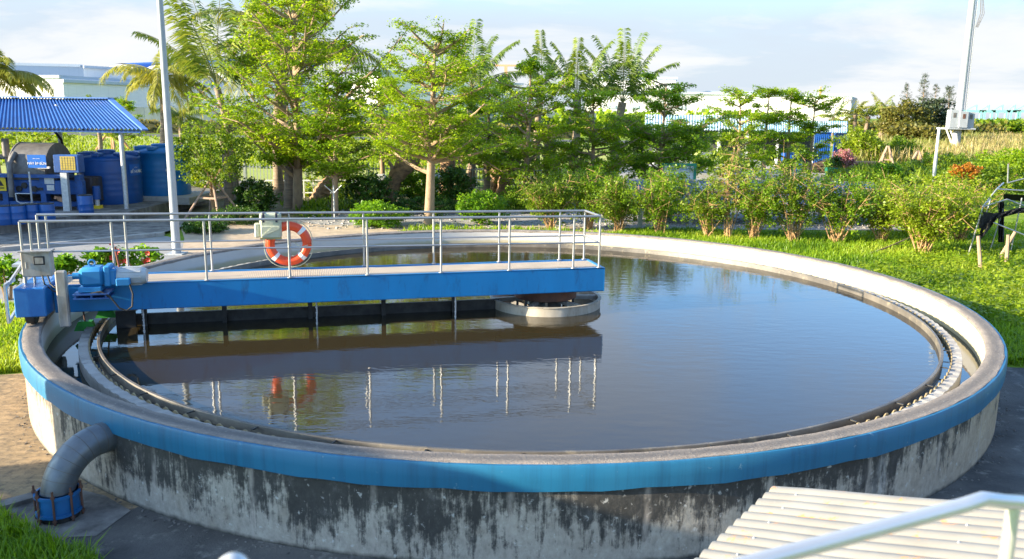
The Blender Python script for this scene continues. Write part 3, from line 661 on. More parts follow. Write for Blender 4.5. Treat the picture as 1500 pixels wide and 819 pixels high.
# ------------------------------------------------------------------ scraper bridge: local x runs from its free end (0) to the carriage (-9.3), y across, z up
ANG = R(13.93); BO = Vector((1.608, -.675, 0))
BX = Matrix.Translation(BO) @ Matrix.Rotation(ANG, 4, 'Z')
def bw(a, b, z): return BX @ Vector((a, b, z))
br = thing('scraper_bridge', 'long blue steel walkway bridge with railings reaching over the tank', 'bridge', tuple(bw(-4.5, .45, 1.1)))
Z0, Z1 = RIM + .11, RIM + .525          # beam bottom, deck level
BW_ = .9
def LB(): return MB(BX)
m = LB(); m.box((-4.45, .006, (Z0 + Z1) / 2), (8.9, .012, Z1 - Z0)); m.box((-4.45, .05, Z1 - .006), (8.9, .1, .012)); m.box((-4.45, .05, Z0 + .006), (8.9, .1, .012)); m.obj('beam', MT['blue_paint'], br)
m = LB(); m.box((-4.45, BW_ - .006, (Z0 + Z1) / 2), (8.9, .012, Z1 - Z0)); m.box((-4.45, BW_ - .05, Z1 - .006), (8.9, .1, .012)); m.box((-4.45, BW_ - .05, Z0 + .006), (8.9, .1, .012)); m.obj('beam', MT['blue_paint'], br)
m = LB(); m.box((.008, BW_ / 2, (Z0 + Z1) / 2), (.012, BW_ + .01, Z1 - Z0)); m.obj('end_plate', MT['blue_paint'], br)
# light blue flat edge trim along the deck
m = LB(); m.box((-4.45, .025, Z1 + .006), (8.92, .055, .012)); m.box((-4.45, BW_ - .025, Z1 + .006), (8.92, .055, .012)); m.box((-.02, BW_ / 2, Z1 + .006), (.05, BW_ - .11, .0118)); m.obj('deck_edge', MT['blue_light'], br)
def deck_mat():
    mm, nt, b = newmat('chequered_deck_plate'); v = texco(nt, 'Object', (1, 1, 1), (0, 0, -ANG))
    sp = node(nt, 'ShaderNodeSeparateXYZ'); nt.links.new(v, sp.inputs[0])
    s1 = mth(nt, 'SINE', mth(nt, 'MULTIPLY', mth(nt, 'ADD', sp.outputs[0], sp.outputs[1]), 105)); s2 = mth(nt, 'SINE', mth(nt, 'MULTIPLY', mth(nt, 'SUBTRACT', sp.outputs[0], sp.outputs[1]), 105))
    pt = mth(nt, 'MULTIPLY', s1, s2); dirt = noise(nt, v, 2.5, 6, .65)
    col = mix(nt, ramp(nt, pt, [(.25, 0.), (.6, 1.)]), ramp(nt, dirt, [(.3, (.52, .435, .34)), (.7, (.42, .35, .27))]), (.22, .19, .17))
    nt.links.new(col, b.inputs['Base Color']); b.inputs['Roughness'].default_value = .85; b.inputs['Specular IOR Level'].default_value = .2
    bump(nt, b, pt, .5, .004); return mm
m = LB(); m.box((-4.45, BW_ / 2, Z1 - .012), (8.88, BW_ - .12, .02)); m.obj('deck', deck_mat(), br)
for k in range(8):
    m = LB(); m.box((-.6 - k * 1.15, BW_ / 2, Z0 + .2), (.06, BW_ - .03, .1)); m.obj('cross_member', MT['blue_paint'], br)
# railings
RT = RIM + 1.45; RM = RIM + .985
def zt(a, base): return base + .008 * (-a)          # the rails rise a little towards the carriage, as the photo shows
near = [-.09, -.57, -1.73, -2.92, -4.15, -5.4, -6.68, -8.02]
far = [-.09, -.57, -1.72, -2.92, -4.15, -5.4, -6.68, -7.99]
for b_, lst, end in ((.03, near, -9.28), (BW_ - .03, far, -9.28)):
    m = LB(); m.tube([(end, b_, zt(9.3 * -1, RT)), (-.09, b_, RT)], .021, 10); m.obj('top_rail', MT['steel'], br)
    m = LB(); m.tube([(-8.9 if b_ < .1 else -9.2, b_, zt(-9, RM)), (-.09, b_, RM)], .015, 8); m.obj('mid_rail', MT['steel'], br)
    for a in lst:
        m = LB(); m.tube([(a, b_, Z1), (a, b_, zt(a, RT))], .019, 10); m.tube([(a, b_, Z1 + .012), (a, b_, Z1 + .024)], .045, 12); m.obj('railing_post', MT['steel'], br)
    for da in (0, .13):
        m = LB(); m.tube([(end + da, b_, Z1 + .1 * 0), (end + da, b_, zt(end, RT) - .004)], .019, 10); m.obj('railing_post', MT['steel'], br)
m = LB(); m.tube([(-.09, .03, RT), (-.09, BW_ - .03, RT)], .02, 10); m.obj('top_rail', MT['steel'], br)
m = LB(); m.tube([(-.09, .03, RM), (-.09, BW_ - .03, RM)], .0145, 8); m.obj('mid_rail', MT['steel'], br)
# end carriage on the rim
ca = LB(); ca.box((-9.13, .2, RIM + .36), (.42, 1.15, .44), bev=.015); cao = ca.obj('end_carriage', solid('carriage_blue_paint', (.02, .17, .46), (.012, .12, .38), 2.5, .4), br)
for yy in (-.22, .95):
    m = LB(); m.tube([(-9.16 - .06, yy, RIM + .16), (-9.16 + .06, yy, RIM + .16)], .145, 24); wh = m.obj('wheel', MT['black'], cao)
    m = LB(); m.tube([(-9.16 - .063, yy, RIM + .16), (-9.16 + .063, yy, RIM + .16)], .07, 18); m.obj('hub', MT['grey_dark'], wh) if False else m.obj('hub', MT['grey_dark'], cao)
m = LB(); gx = -9.42
m.bar((gx, -.42, RIM + .08), (gx, -.42, RIM + .66), .03, .06); m.bar((gx, -.42, RIM + .645), (gx, .0, RIM + .655), .03, .05); m.bar((gx, -.42, RIM + .095), (gx, 0, RIM + .2), .03, .05); m.bar((gx, -.4, RIM + .6), (gx + .1, .2, RIM + .9), .025, .04)
m.obj('guard_frame', MT['galv'], br)
# tall grey chain guard and the drive
m = LB(); m.box((-8.68, -.36, RIM + .40), (.15, .1, .86), bev=.02); m.obj('chain_guard', MT['grey_box'], br)
gb = LB(); gb.box((-8.27, -.22, RIM + .71), (.36, .32, .3), bev=.06); gb.box((-8.30, -.22, RIM + .53), (.32, .34, .08), bev=.01); gb.tube([(-8.55, -.24, RIM + .72), (-8.4, -.24, RIM + .72)], .05, 14)
gb.box((-8.05, -.22, RIM + .72), (.1, .3, .32), bev=.02); gb.box((-7.98, -.22, RIM + .70), (.1, .26, .26), bev=.03)
gbo = gb.obj('gearbox', MT['blue_light'], br)
m = LB(); n_ = 14; cx, cz = -8.28, RIM + .91
m.tube([(cx + .045 * math.cos(2 * math.pi * k / n_), -.22, cz + .045 * math.sin(2 * math.pi * k / n_)) for k in range(n_ + 1)], .014, 8); m.obj('lifting_eye', MT['blue_light'], gbo)
m = LB(); m.box((-8.28, -.24, RIM + .465), (.5, .4, .02)); m.box((-8.28, -.24, RIM + .40), (.5, .38, .02)); 
for xx in (-8.5, -8.28, -8.08): m.box((xx, -.4, RIM + .43), (.03, .03, .09))
m.obj('motor_bracket', MT['blue_mach'], br)
m = LB(); m.tube([(-7.95, -.2, RIM + .69), (-7.9, -.2, RIM + .69), (-7.6, -.2, RIM + .69), (-7.52, -.2, RIM + .69)], [.13, .14, .14, .11], 22)
for k in range(10):
    a = k * .628; m.box((-7.74, -.2 + .142 * math.cos(a), RIM + .69 + .142 * math.sin(a)), (.3, .012, .02), 0, 0, a)
mo = m.obj('motor', MT['motor_grey'], br)
m = LB(); m.box((-7.83, -.37, RIM + .63), (.2, .09, .12), bev=.015); m.obj('terminal_box', MT['blue_light'], mo)
m = LB(); P = [(-7.74, -.4, RIM + .6), (-7.7, -.42, RIM + .45), (-7.72, -.43, RIM + .26), (-7.8, -.43, RIM + .2), (-7.9, -.43, RIM + .24), (-8.02, -.42, RIM + .42), (-8.15, -.4, RIM + .5), (-8.3, -.38, RIM + .47)]
m.tube(P, .014, 8); m.obj('cable', MT['black'], br)
for k in range(2):
    m = LB(); m.tube([(-9.0 + k * .07, -.12, RIM + .72), (-8.97 + k * .08, -.16, RIM + .6), (-8.85 + k * .05, -.22, RIM + .5 + .03 * k), (-8.7, -.3, RIM + .47 + .03 * k)], .012, 7); m.obj('cable', MT['black'], br)
m = LB(); m.tube([(-7.98, .3, Z1), (-8.05, .3, RIM + 1.07)], .018, 8); m.obj('rod', MT['brick'], br)
# control cabinet
cb = LB(); cb.box((-9.07, -.02, RIM + .89), (.4, .2, .38), bev=.012); cb.box((-9.07, -.03, RIM + 1.088), (.44, .25, .018)); cbo = cb.obj('control_cabinet', MT['grey_box'], br)
m = LB(); m.box((-9.02, -.126, RIM + .95), (.15, .012, .13), bev=.004); m.obj('window_frame', MT['black'], cbo)
m = LB(); m.box((-9.02, -.134, RIM + .95), (.11, .006, .09)); m.obj('window_pane', MT['grey_box'], cbo)
m = LB(); m.tube([(-9.2, -.135, RIM + .84), (-9.2, -.135, RIM + .93)], .012, 8); m.obj('handle', MT['steel'], cbo)
m = LB(); m.box((-9.36, .3, RIM + .83), (.26, .25, .04)); m.tube([(-9.36, .3, RIM + .4), (-9.36, .3, RIM + .82)], .03, 10); m.obj('lamp_bracket', MT['galv'], br)
# scum board and its hangers
m = LB(); m.prism([(-8.2, .70, RIM - .31), (-1.75, .70, RIM - .31), (-1.75, .70, RIM - .12), (-8.2, .70, RIM - .12)], (0, .05, 0)); m.obj('scum_board', MT['dark_board'], br)
m = LB(); m.box((-8.02, .55, RIM - .17), (.3, .06, .3)); m.obj('scum_flap', MT['black'], br)
for a in (-7.75, -6.5, -5.1, -3.85, -2.6):
    m = LB(); m.box((a, .62, RIM - .14), (.075, .075, .5)); m.obj('hanger', MT['dark_board'], br)
for a in (-7.68, -5.0, -2.66):
    m = LB(); m.tube([(a, .12, Z0), (a + .005, .12, RIM - .05), (a, .12, RIM - .32)], .013, 6)
    for q in range(9): m.box((a, .12, Z0 - .02 - q * .045), (.034, .016, .02), q * 1.57)
    m.obj('chain', MT['galv'], br)
# green cleaning brushes in the channel
for (a, b_, z) in ((-8.35, .75, RIM - .02), (-8.62, .5, RIM - .16)):
    m = LB(); m.prism([(a - .16, b_ - .08, z - .14), (a + .16, b_ - .08, z - .14), (a + .1, b_ - .03, z), (a - .1, b_ - .03, z)], (0, .12, 0)); bo = m.obj('brush', MT['green_brush'], br)
    m = LB(); m.tube([(a, b_, z), (a - .03, b_, Z0 + .1)], .014, 7); m.obj('brush_rod', MT['rust'], bo)

# lifebuoy and canvas bag on the far railing
LC = bw(-5.42, BW_ - .09, RIM + .975)
lb = thing('lifebuoy', 'orange lifebuoy ring with white bands hanging on the bridge railing', 'lifebuoy', tuple(LC))
m = LB(); c0 = BX.inverted() @ LC; n_ = 48; RR = .305
m.tube([(c0.x + RR * math.cos(2 * math.pi * k / n_), c0.y, c0.z + RR * math.sin(2 * math.pi * k / n_)) for k in range(n_ + 1)], .078, 16, False); m.obj('ring', MT['orange'], lb)
for d in (45, 135, 225, 315):
    m = LB(); m.tube([(c0.x + RR * math.cos(R(d + q)), c0.y, c0.z + RR * math.sin(R(d + q))) for q in (-6, -3, 0, 3, 6)], .0805, 16, False); m.obj('band', MT['tape'], lb)
m = LB(); P = []
for k in range(65):
    a = 2 * math.pi * k / 64; rr = .305 + .09 + .025 * abs(math.sin(2 * a)); P.append((c0.x + rr * math.cos(a), c0.y - .05, c0.z + rr * math.sin(a)))
m.tube(P, .007, 6, False)
m.tube([(c0.x + .09, c0.y - .06, c0.z + .03), (c0.x + .2, c0.y - .1, c0.z - .05), (c0.x + .32, c0.y - .09, c0.z - .02)], .008, 6); m.obj('grab_line', MT['canvas'], lb)
bg = thing('canvas_bag', 'pale green canvas bag strapped over the railing beside the lifebuoy', 'bag', tuple(bw(-5.72, BW_ - .1, RIM + 1.25)))
m = LB(); m.box((-5.70, BW_ - .12, RIM + 1.26), (.36, .16, .36), bev=.035); m.box((-5.92, BW_ - .12, RIM + 1.22), (.09, .13, .24), bev=.03); m.obj('body', MT['canvas'], bg)
m = LB(); m.box((-5.70, BW_ - .215, RIM + 1.2), (.31, .05, .2), bev=.02); m.prism([(-5.86, BW_ - .24, RIM + 1.12), (-5.68, BW_ - .24, RIM + 1.28), (-5.55, BW_ - .24, RIM + 1.27), (-5.56, BW_ - .24, RIM + 1.25)], (0, -.012, 0)); m.obj('pocket', MT['canvas'], bg)
m = LB(); m.box((-5.70, BW_ - .08, RIM + 1.45), (.35, .26, .11), bev=.03); m.obj('flap', MT['canvas'], bg)
m = LB(); m.box((-5.70, BW_ - .225, RIM + 1.09), (.35, .035, .03)); m.obj('hem', solid('olive_hem', (.25, .23, .1), (.2, .19, .08), 5, .8), bg)
for xx in (-5.81, -5.6):
    m = LB(); m.box((xx, BW_ - .215, RIM + 1.43), (.035, .012, .14)); m.box((xx, BW_ - .08, RIM + 1.509), (.035, .26, .008)); m.obj('strap', MT['navy'], bg)

# ------------------------------------------------------------------ outlet pipe
PW = Vector((-4.47, -6.64, .72)); OUT = Vector((-.56, -.83, 0)); 
VX = Vector((-4.78, -7.10, 0))
pp = thing('outlet_pipe', 'fat grey bent pipe coming out of the tank wall into a blue collar', 'pipe', (VX.x, VX.y, 0))
end = VX - PW; end.z = 0; L_ = end.length; dr = end.normalized(); RB = min(.5, L_ + .02)
m = MB(); P = [PW - dr * .1, PW + dr * max(.0, (L_ - RB))]
for k in range(1, 9):
    a = k / 8 * math.pi / 2; P.append(PW + dr * (L_ - RB + RB * math.sin(a)) - Vector((0, 0, RB * (1 - math.cos(a)))))
P += [Vector((VX.x, VX.y, .16)), Vector((VX.x, VX.y, .05))]
m.tube(P, .168, 32); 
pipe_o = m.obj('bend', solid('grey_lagging_sheet', (.18, .195, .21), (.12, .135, .15), 5, .42, .5, .05, 30), pp)
for k in range(1, len(P) - 1):
    t = (P[k + 1] - P[k - 1]).normalized(); m = MB(); m.tube([P[k] - t * .004, P[k] + t * .004], .1696, 32); m.obj('seam', MT['grey_dark'], pipe_o)
m = MB(); m.lathe([(.168, .09), (.2, .09), (.205, .2), (.2, .31), (.168, .31)], (VX.x, VX.y, .0), n=36); m.lathe([(.17, .28), (.225, .28), (.225, .31), (.17, .31)], (VX.x, VX.y, .0), n=36, closed=True); m.lathe([(.17, .08), (.225, .08), (.225, .11), (.17, .11)], (VX.x, VX.y, 0), n=36, closed=True)
col = m.obj('collar', MT['blue_collar'], pp)
for k in range(8):
    a = k * .785 + .3; m = MB(); x, y = VX.x + .222 * math.cos(a), VX.y + .222 * math.sin(a); m.tube([(x, y, .02), (x, y, .39)], .012, 8); m.tube([(x, y, .31), (x, y, .335)], .022, 6); m.tube([(x, y, .05), (x, y, .075)], .022, 6); m.obj('bolt', MT['rust'], col)
m = MB(); m.tube([(VX.x, VX.y, -.02), (VX.x, VX.y, .09)], .19, 28); m.obj('stub', MT['black'], pp)
# shallow pit frame round the pipe: a low concrete lip
pit = MB(); a0 = Vector((-5.55, -7.0, 0)); b0 = Vector((-4.95, -6.35, 0)); c0 = Vector((-5.2, -7.75, 0))
pit.bar((-5.62, -7.05, .03), (-5.02, -6.45, .03), .16, .07); struct(pit.obj('pit_kerb', MT['conc_dirty']))
sheet('pit_floor', [(-5.45, -6.95), (-5.0, -6.42), (-4.55, -6.6), (-4.1, -6.95), (-4.2, -7.5), (-4.65, -7.55), (-5.1, -7.2)], .014, MT['conc_dirty'])
# ------------------------------------------------------------------ light pole
b = G(259, 372)
lp = thing('lamp_post', 'tall tapering white-grey steel pole standing on the sand beside the tank', 'pole', (b[0], b[1], 0))
MB().tube([(b[0], b[1], -.02), (b[0], b[1], 11.0)], [.125, .06], 20).obj('shaft', MT['pole_grey'], lp)
m = MB(); m.box((b[0], b[1], .02), (.5, .5, .03)); m.obj('base_plate', MT['galv'], lp)
m = MB(); m.tube([(b[0], b[1], 10.9), (b[0] + .5, b[1] - .3, 11.3), (b[0] + 1.4, b[1] - .9, 11.4)], .045, 10); m.box((b[0] + 1.6, b[1] - 1.05, 11.4), (.6, .3, .1), -.58); m.obj('lamp_head', MT['galv'], lp)

# ------------------------------------------------------------------ sludge press under the blue roof
YS = 16.3
def S(u, v, y=YS): return YP(u, v, y)
e0 = S(-160, 187); e1 = S(212, 190); r1 = YP(159, 147, YS + 3.2); r0_ = YP(-160, 141, YS + 3.2)
sh = thing('blue_roof_shelter', 'open shelter with a blue corrugated metal roof on thin grey posts', 'shelter', (-18, 17, PADZ))
m = MB(); nx, ny = 84, 2
ez = (e0[2] + e1[2]) / 2; rz = (r0_[2] + r1[2]) / 2; x0 = -27.0; xe = e1[0]; xr = r1[0]
vs = []; fs = []
for k in range(nx * 4 + 1):
    f = k / (nx * 4); ph = (k % 4); dz = (0, .05, .05, 0)[ph]
    vs += [(x0 + (xe - x0) * f, YS, ez + dz), (x0 + (xr - x0) * f, YS + 3.2, rz + dz)]
for k in range(nx * 4): fs.append((2 * k, 2 * k + 2, 2 * k + 3, 2 * k + 1))
m.add(vs, fs)
m.obj('roof_sheet', MT['blue_roof'], sh, R(20))
m = MB(); m.bar((x0, YS + 3.2, rz + .06), (xr + .1, YS + 3.2, rz + .06), .5, .05); m.bar((xe + .02, YS - .02, ez + .02), (xr + .05, YS + 3.2, rz + .05), .22, .05); m.obj('ridge_cap', solid('blue_ridge_cap', (.12, .25, .6), (.09, .2, .52), 2, .4), sh)
m = MB(); m.bar((x0, YS + .1, ez - .06), (xe - .2, YS + .1, ez - .06), .06, .1); m.bar((xe - 1, YS + .1, ez - .08), (xr - 1, YS + 3.2, rz - .1), .06, .1); m.obj('purlin', MT['blue_mach'], sh)
for (u, yy, vv) in ((177, YS + .25, 195), (88, YS + 2.4, 200), (-60, YS + .25, 195)):
    p = YP(u, vv, yy); m = MB(); m.tube([(p[0], yy, PADZ), (p[0], yy, ez + (-.02 if yy < YS + 1 else .9))], .085, 12); m.obj('post', MT['galv'], sh)

YM = 16.9; K = ppm(YM)
def mx(u): return YP(u, 260, YM - 1.0)[0]
def mz(v): return YP(60, v, YM - 1.0)[2]
pr = thing('sludge_press', 'blue belt press machine with a grey drum under the blue roof', 'machine', (mx(60), YM, PADZ))
dx0, dx1 = YP(34, 250, YM)[0], YP(86, 250, YM)[0]; dzc = YP(60, 250, YM)[2]; dr_ = YP(60, 209, YM)[2] - dzc
m = MB(); P = [(dx0, YM + .1, dzc), (dx1, YM + .1, dzc)]
m.tube(P, dr_, 36); m.obj('drum', MT['grey_dark'], pr, R(50))
m = MB(); m.tube([(dx0 + .02, YM + .1, dzc), (dx0 - .02, YM + .1, dzc)], dr_ * 1.02, 36); m.obj('drum_end', MT['grey_box'], pr)
m = MB(); m.tube([(dx0 + .2, YM - dr_ * .72, dzc + .7), (dx0 + .18, YM - dr_ - .1, dzc + .3), (dx0 + .18, YM - dr_ - .12, dzc - .9)], .1, 14); m.tube([(dx0 - 1.5, YM, dzc + .55), (dx0 - .6, YM, dzc + .5), (dx0 - .55, YM, dzc + .1), (dx0 - .1, YM, dzc + .05)], .1, 12); m.tube([(dx0 - .58, YM, dzc + .5), (dx0 - .58, YM, dzc + 1.2)], .13, 12); m.obj('duct', MT['grey_dark'], pr)
yb = YM - 1.15
m = MB(); fx0, fx1 = mx(-40), mx(118)
zt_ = mz(262); zm = mz(288); z3 = mz(297)
m.box(((fx0 + fx1) / 2, yb + .35, (mz(264) + mz(285)) / 2), (fx1 - fx0, .3, mz(264) - mz(285)), bev=.03)
m.box(((fx0 + fx1) / 2, yb + .35, mz(299)), (fx1 - fx0, .25, .17)); m.box(((fx0 + mx(100)) / 2, yb + .3, mz(258)), (mx(100) - fx0, .5, .12)); m.obj('frame', MT['blue_mach'], pr)
for u in (4, 60, 112):
    m = MB(); m.box((mx(u), yb + .35, (mz(305) + mz(262)) / 2), (.2, .32, mz(262) - mz(305) + .3)); m.obj('leg', MT['blue_mach'], pr)
m = MB(); m.box(((fx0 + fx1) / 2, YM + .3, (mz(262) + mz(300)) / 2), (fx1 - fx0 - .1, .9, mz(262) - mz(300)), bev=.03); m.obj('belt_body', solid('dark_belt_body', (.03, .04, .07), (.05, .03, .02), 3, .7), pr)
for k, u in enumerate((12, 26, 34, 48)):
    m = MB(); m.tube([(mx(u), yb + .14, mz(272 + (k % 2) * 5)), (mx(u), yb + .25, mz(272 + (k % 2) * 5))], .11, 16); m.obj('roller_end', MT['black'], pr)
m = MB(); m.box((mx(52), yb + .18, mz(277)), (.45, .04, .1)); m.obj('slot', MT['black'], pr)
for u, v, w_, h_ in ((71, 264, .36, .28), (72, 275, .27, .2)):
    m = MB(); m.box((mx(u), yb + .185, mz(v)), (w_, .02, h_)); m.obj('plate', MT['galv'], pr)
for u, w_, h_ in ((65, .42, .07), (84, .2, .12)): m = MB(); m.box((mx(u), yb + .2, mz(245.5)), (w_, .1, h_)); m.obj('gauge', MT['white_paint'], pr)
m = MB(); m.box((mx(86), yb + .3, mz(293)), (.3, .3, .14), .3, .4); m.box((mx(82), yb + .2, mz(290)), (.25, .2, .1), .8, .2); m.obj('sludge_cake', MT['log'], pr)
m = MB(); m.tube([(mx(49), yb - .1, mz(303)), (mx(49), yb - .1, mz(251))], .035, 8); m.tube([(mx(26), yb - .1, mz(283)), (mx(49), yb - .1, mz(283))], .02, 8); m.tube([(mx(26), yb - .1, mz(283)), (mx(27), yb - .1, mz(294)), (mx(32), yb - .1, mz(297)), (mx(49), yb - .1, mz(297))], .025, 8); m.obj('pipework', MT['galv'], pr)
# control box with yellow window
bxo = MB(); bxo.box((mx(104), yb + .1, mz(239)), (mx(122) - mx(86), .45, mz(226) - mz(252)), bev=.02); bo = bxo.obj('control_box', MT['blue_mach'], pr)
m = MB(); m.box((mx(107), yb - .13, mz(238)), (.55, .02, .5), bev=.008)
m.obj('yellow_window', MT['yellow'], bo)
m = MB()
for k in range(5): m.box((mx(107) - .2 + k * .1, yb - .143, mz(238)), (.008, .005, .46)); m.box((mx(107), yb - .143, mz(238) - .18 + k * .09), (.5, .005, .008))
m.obj('window_grid', MT['grey_dark'], bo)
m = MB(); m.box((mx(100), yb - .1, (mz(252) + PADZ) / 2), (.24, .16, mz(252) - PADZ)); m.obj('box_stand', MT['galv'], pr)
def sign(name, parent, c, w_, h_, lines, mat='sign_blue', tm='sign_white'):
    m = MB(); m.box(c, (w_, .02, h_)); s = m.obj(name, MT[mat], parent)
    for (txt, dz, size) in lines:
        text_obj('lettering', txt, size, MT[tm], Matrix.Translation((c[0], c[1] - .016, c[2] + dz)) @ Matrix.Rotation(R(90), 4, 'X'), s)
    return s
pS = YP(54, 236.5, YM - dr_ - .16)
sign('sign_board', pr, tuple(pS), .68, .48, [('MÁY ÉP BÙN', -.08, .125), ('••••• •••••••', .1, .06)])
m = MB(); m.box((mx(0), yb + .13, mz(270)), (.42, .02, .52)); ws = m.obj('warning_sign', MT['sign_yellow'], pr)
m = MB(); c0 = (mx(0.5), yb + .115, mz(269)); m.prism([(c0[0] - .12, c0[1], c0[2] - .1), (c0[0] + .12, c0[1], c0[2] - .1), (c0[0], c0[1], c0[2] + .12)], (0, -.004, 0)); m.prism([(c0[0] - .12, c0[1], c0[2] - .2), (c0[0] + .12, c0[1], c0[2] - .2), (c0[0] + .12, c0[1], c0[2] - .16), (c0[0] - .12, c0[1], c0[2] - .16)], (0, -.004, 0)); m.obj('triangle_mark', MT['black'], ws)
# hose under the roof
m = MB(); p = [YP(78, 190, YM + 1), YP(90, 205, YM + 1), YP(94, 222, YM + .8), YP(92, 235, YM + .4)]; m.tube(p, .05, 8); m.obj('hose', MT['black'], pr)
# drums
dl = ['blue plastic drum below the press, leftmost in the row', 'blue plastic drum below the press, second from the left', 'brighter blue drum below the press beside the steel upright', 'blue drum at the right end of the drum row', 'dark blue drum standing right of the press by the pump']
for k, (u, v0, v1, yy, lab) in enumerate(((7, 304, 329, 16.9, dl[0]), (27, 304, 328, 16.95, dl[1]), (47, 303, 326, 17.0, dl[2]), (70, 305, 325, 17.1, dl[3]), (127, 288, 315, 18.2, dl[4]))):
    p = G(u, v1, PADZ); yy = p[1]; hgt = .6 if k < 4 else .7; r_ = .25
    d = thing('drum', lab, 'drum', (p[0], yy, PADZ), 'blue plastic drums around the press')
    MB().lathe([(.01, 0), (r_ * .93, 0), (r_, .05), (r_, .17), (r_ * 1.03, .19), (r_, .21), (r_, .38), (r_ * 1.03, .4), (r_, .42), (r_, hgt - .05), (r_ * .95, hgt)], (p[0], yy, PADZ), 26).obj('body', MT['blue_plastic'], d)
    MB().lathe([(r_ * .95, hgt), (r_ * .97, hgt + .03), (r_ * .85, hgt + .03), (r_ * .82, hgt + .01), (.01, hgt + .01)], (p[0], yy, PADZ), 26).obj('lid', MT['black'], d)
# the two water tanks
def water_tank(u0, u1, vt, vb, yy, label, mat, zb, slines):
    xl = YP(u0, vb, yy)[0]; xr_ = YP(u1, vb, yy)[0]; r_ = (xr_ - xl) / 2; xc = (xl + xr_) / 2; zt2 = YP((u0 + u1) / 2, vt, yy)[2]; h = zt2 - zb
    t = thing('water_tank', label, 'tank', (xc, yy, zb), 'blue plastic water tanks')
    pf_ = [(.01, 0), (r_ * .985, 0), (r_, .06)]
    for k in range(5): z = .3 + k * (h - .8) / 5; pf_ += [(r_, z), (r_ * 1.003, z + .03), (r_ * 1.003, z + .1), (r_, z + .13)]
    pf_ += [(r_, h - .22), (r_ * 1.015, h - .2), (r_ * 1.015, h - .12), (r_ * .97, h - .06), (r_ * .3, h + .08), (.01, h + .08)]
    MB().lathe(pf_, (xc, yy, zb), 56).obj('body', MT[mat], t)
    MB().lathe([(.3, h + .03), (.34, h + .05), (.34, h + .16), (.28, h + .2), (.01, h + .2)], (xc, yy - .2, zb), 28).obj('lid', MT[mat], t)
    for k in range(7):
        a = k * .9 + .2; m = MB(); m.box((xc + r_ * .78 * math.cos(a), yy + r_ * .78 * math.sin(a), zb + h + .02), (.5, .32, .16), a, bev=.04); m.obj('top_rib', MT[mat], t)
    m = MB(); m.tube([(xc - r_ * .98, yy - r_ * .3, zb + .2), (xc - r_ * .98, yy - r_ * .3, zb + h - .1)], .04, 8); m.obj('down_pipe', MT['blue_plastic_light'], t)
    return t, xc, r_, h
t1, xc, r_, h = water_tank(124, 207, 226, 302, 18.9, 'darker blue plastic water tank nearer to the machine', 'blue_plastic', PADZ, None)
u_ = YP(182, 250, 17.7)[0]; a_ = math.asin((u_ - xc) / r_); sgn = MB()
def curved_sign(par, xc, yc, r_, a, zc, w_, h_, lines, mat):
    P = []; fs = []; n_ = 6
    for k in range(n_ + 1):
        aa = a + (k / n_ - .5) * w_ / r_; P += [(xc + (r_ + .03) * math.sin(aa), yc - (r_ + .03) * math.cos(aa), zc - h_ / 2), (xc + (r_ + .03) * math.sin(aa), yc - (r_ + .03) * math.cos(aa), zc + h_ / 2)]
    for k in range(n_): fs.append((2 * k, 2 * k + 2, 2 * k + 3, 2 * k + 1))
    o = MB().add(P, fs).obj('sign_board', MT[mat], par)
    mt = Matrix.Translation((xc + (r_ + .06) * math.sin(a), yc - (r_ + .06) * math.cos(a), zc)) @ Matrix.Rotation(a, 4, 'Z') @ Matrix.Rotation(R(90), 4, 'X')
    for (txt, dz, s_) in lines: text_obj('lettering', txt, s_, MT['sign_white'], mt @ Matrix.Translation((0, dz, 0)), o)
curved_sign(t1, xc, 18.9, r_, a_, YP(182, 251, 17.7)[2], .62, .46, [('BỂ NƯỚC', -.07, .15), ('••• ••••', .1, .06)], 'sign_blue')
t2, xc2, r2, h2 = water_tank(205, 279, 217, 297, 20.9, 'lighter blue plastic water tank behind the lamp post', 'blue_plastic_light', .62, None)
curved_sign(t2, xc2, 20.9, r2, math.asin((YP(249, 250, 19.8)[0] - xc2) / r2), YP(249, 247, 19.8)[2], .6, .45, [('BỂ NƯỚC', -.07, .15), ('••• ••••', .1, .06)], 'blue_plastic_light')
m = MB(); m.box((xc2, 20.9, .31 + .155), (3.3, 3.0, .31), bev=.02); tag(m.obj('concrete_plinth', MT['conc']), 'low concrete plinth under the lighter blue water tank', 'plinth')
pm = thing('pump', 'small dark vertical pump on a yellow foot beside the blue tanks', 'pump', (YP(142, 290, 16.6)[0], 16.6, PADZ)); px_ = YP(142, 290, 16.6)[0]
MB().tube([(px_, 16.6, PADZ + .35), (px_, 16.6, PADZ + .85)], [.14, .14], 16).obj('motor', MT['blue_mach'], pm); MB().tube([(px_, 16.6, PADZ + .1), (px_, 16.6, PADZ + .35)], .09, 12).obj('body', MT['galv'], pm); MB().box((px_ - .02, 16.6, PADZ + .06), (.32, .3, .12)).obj('foot', MT['sign_yellow'], pm)

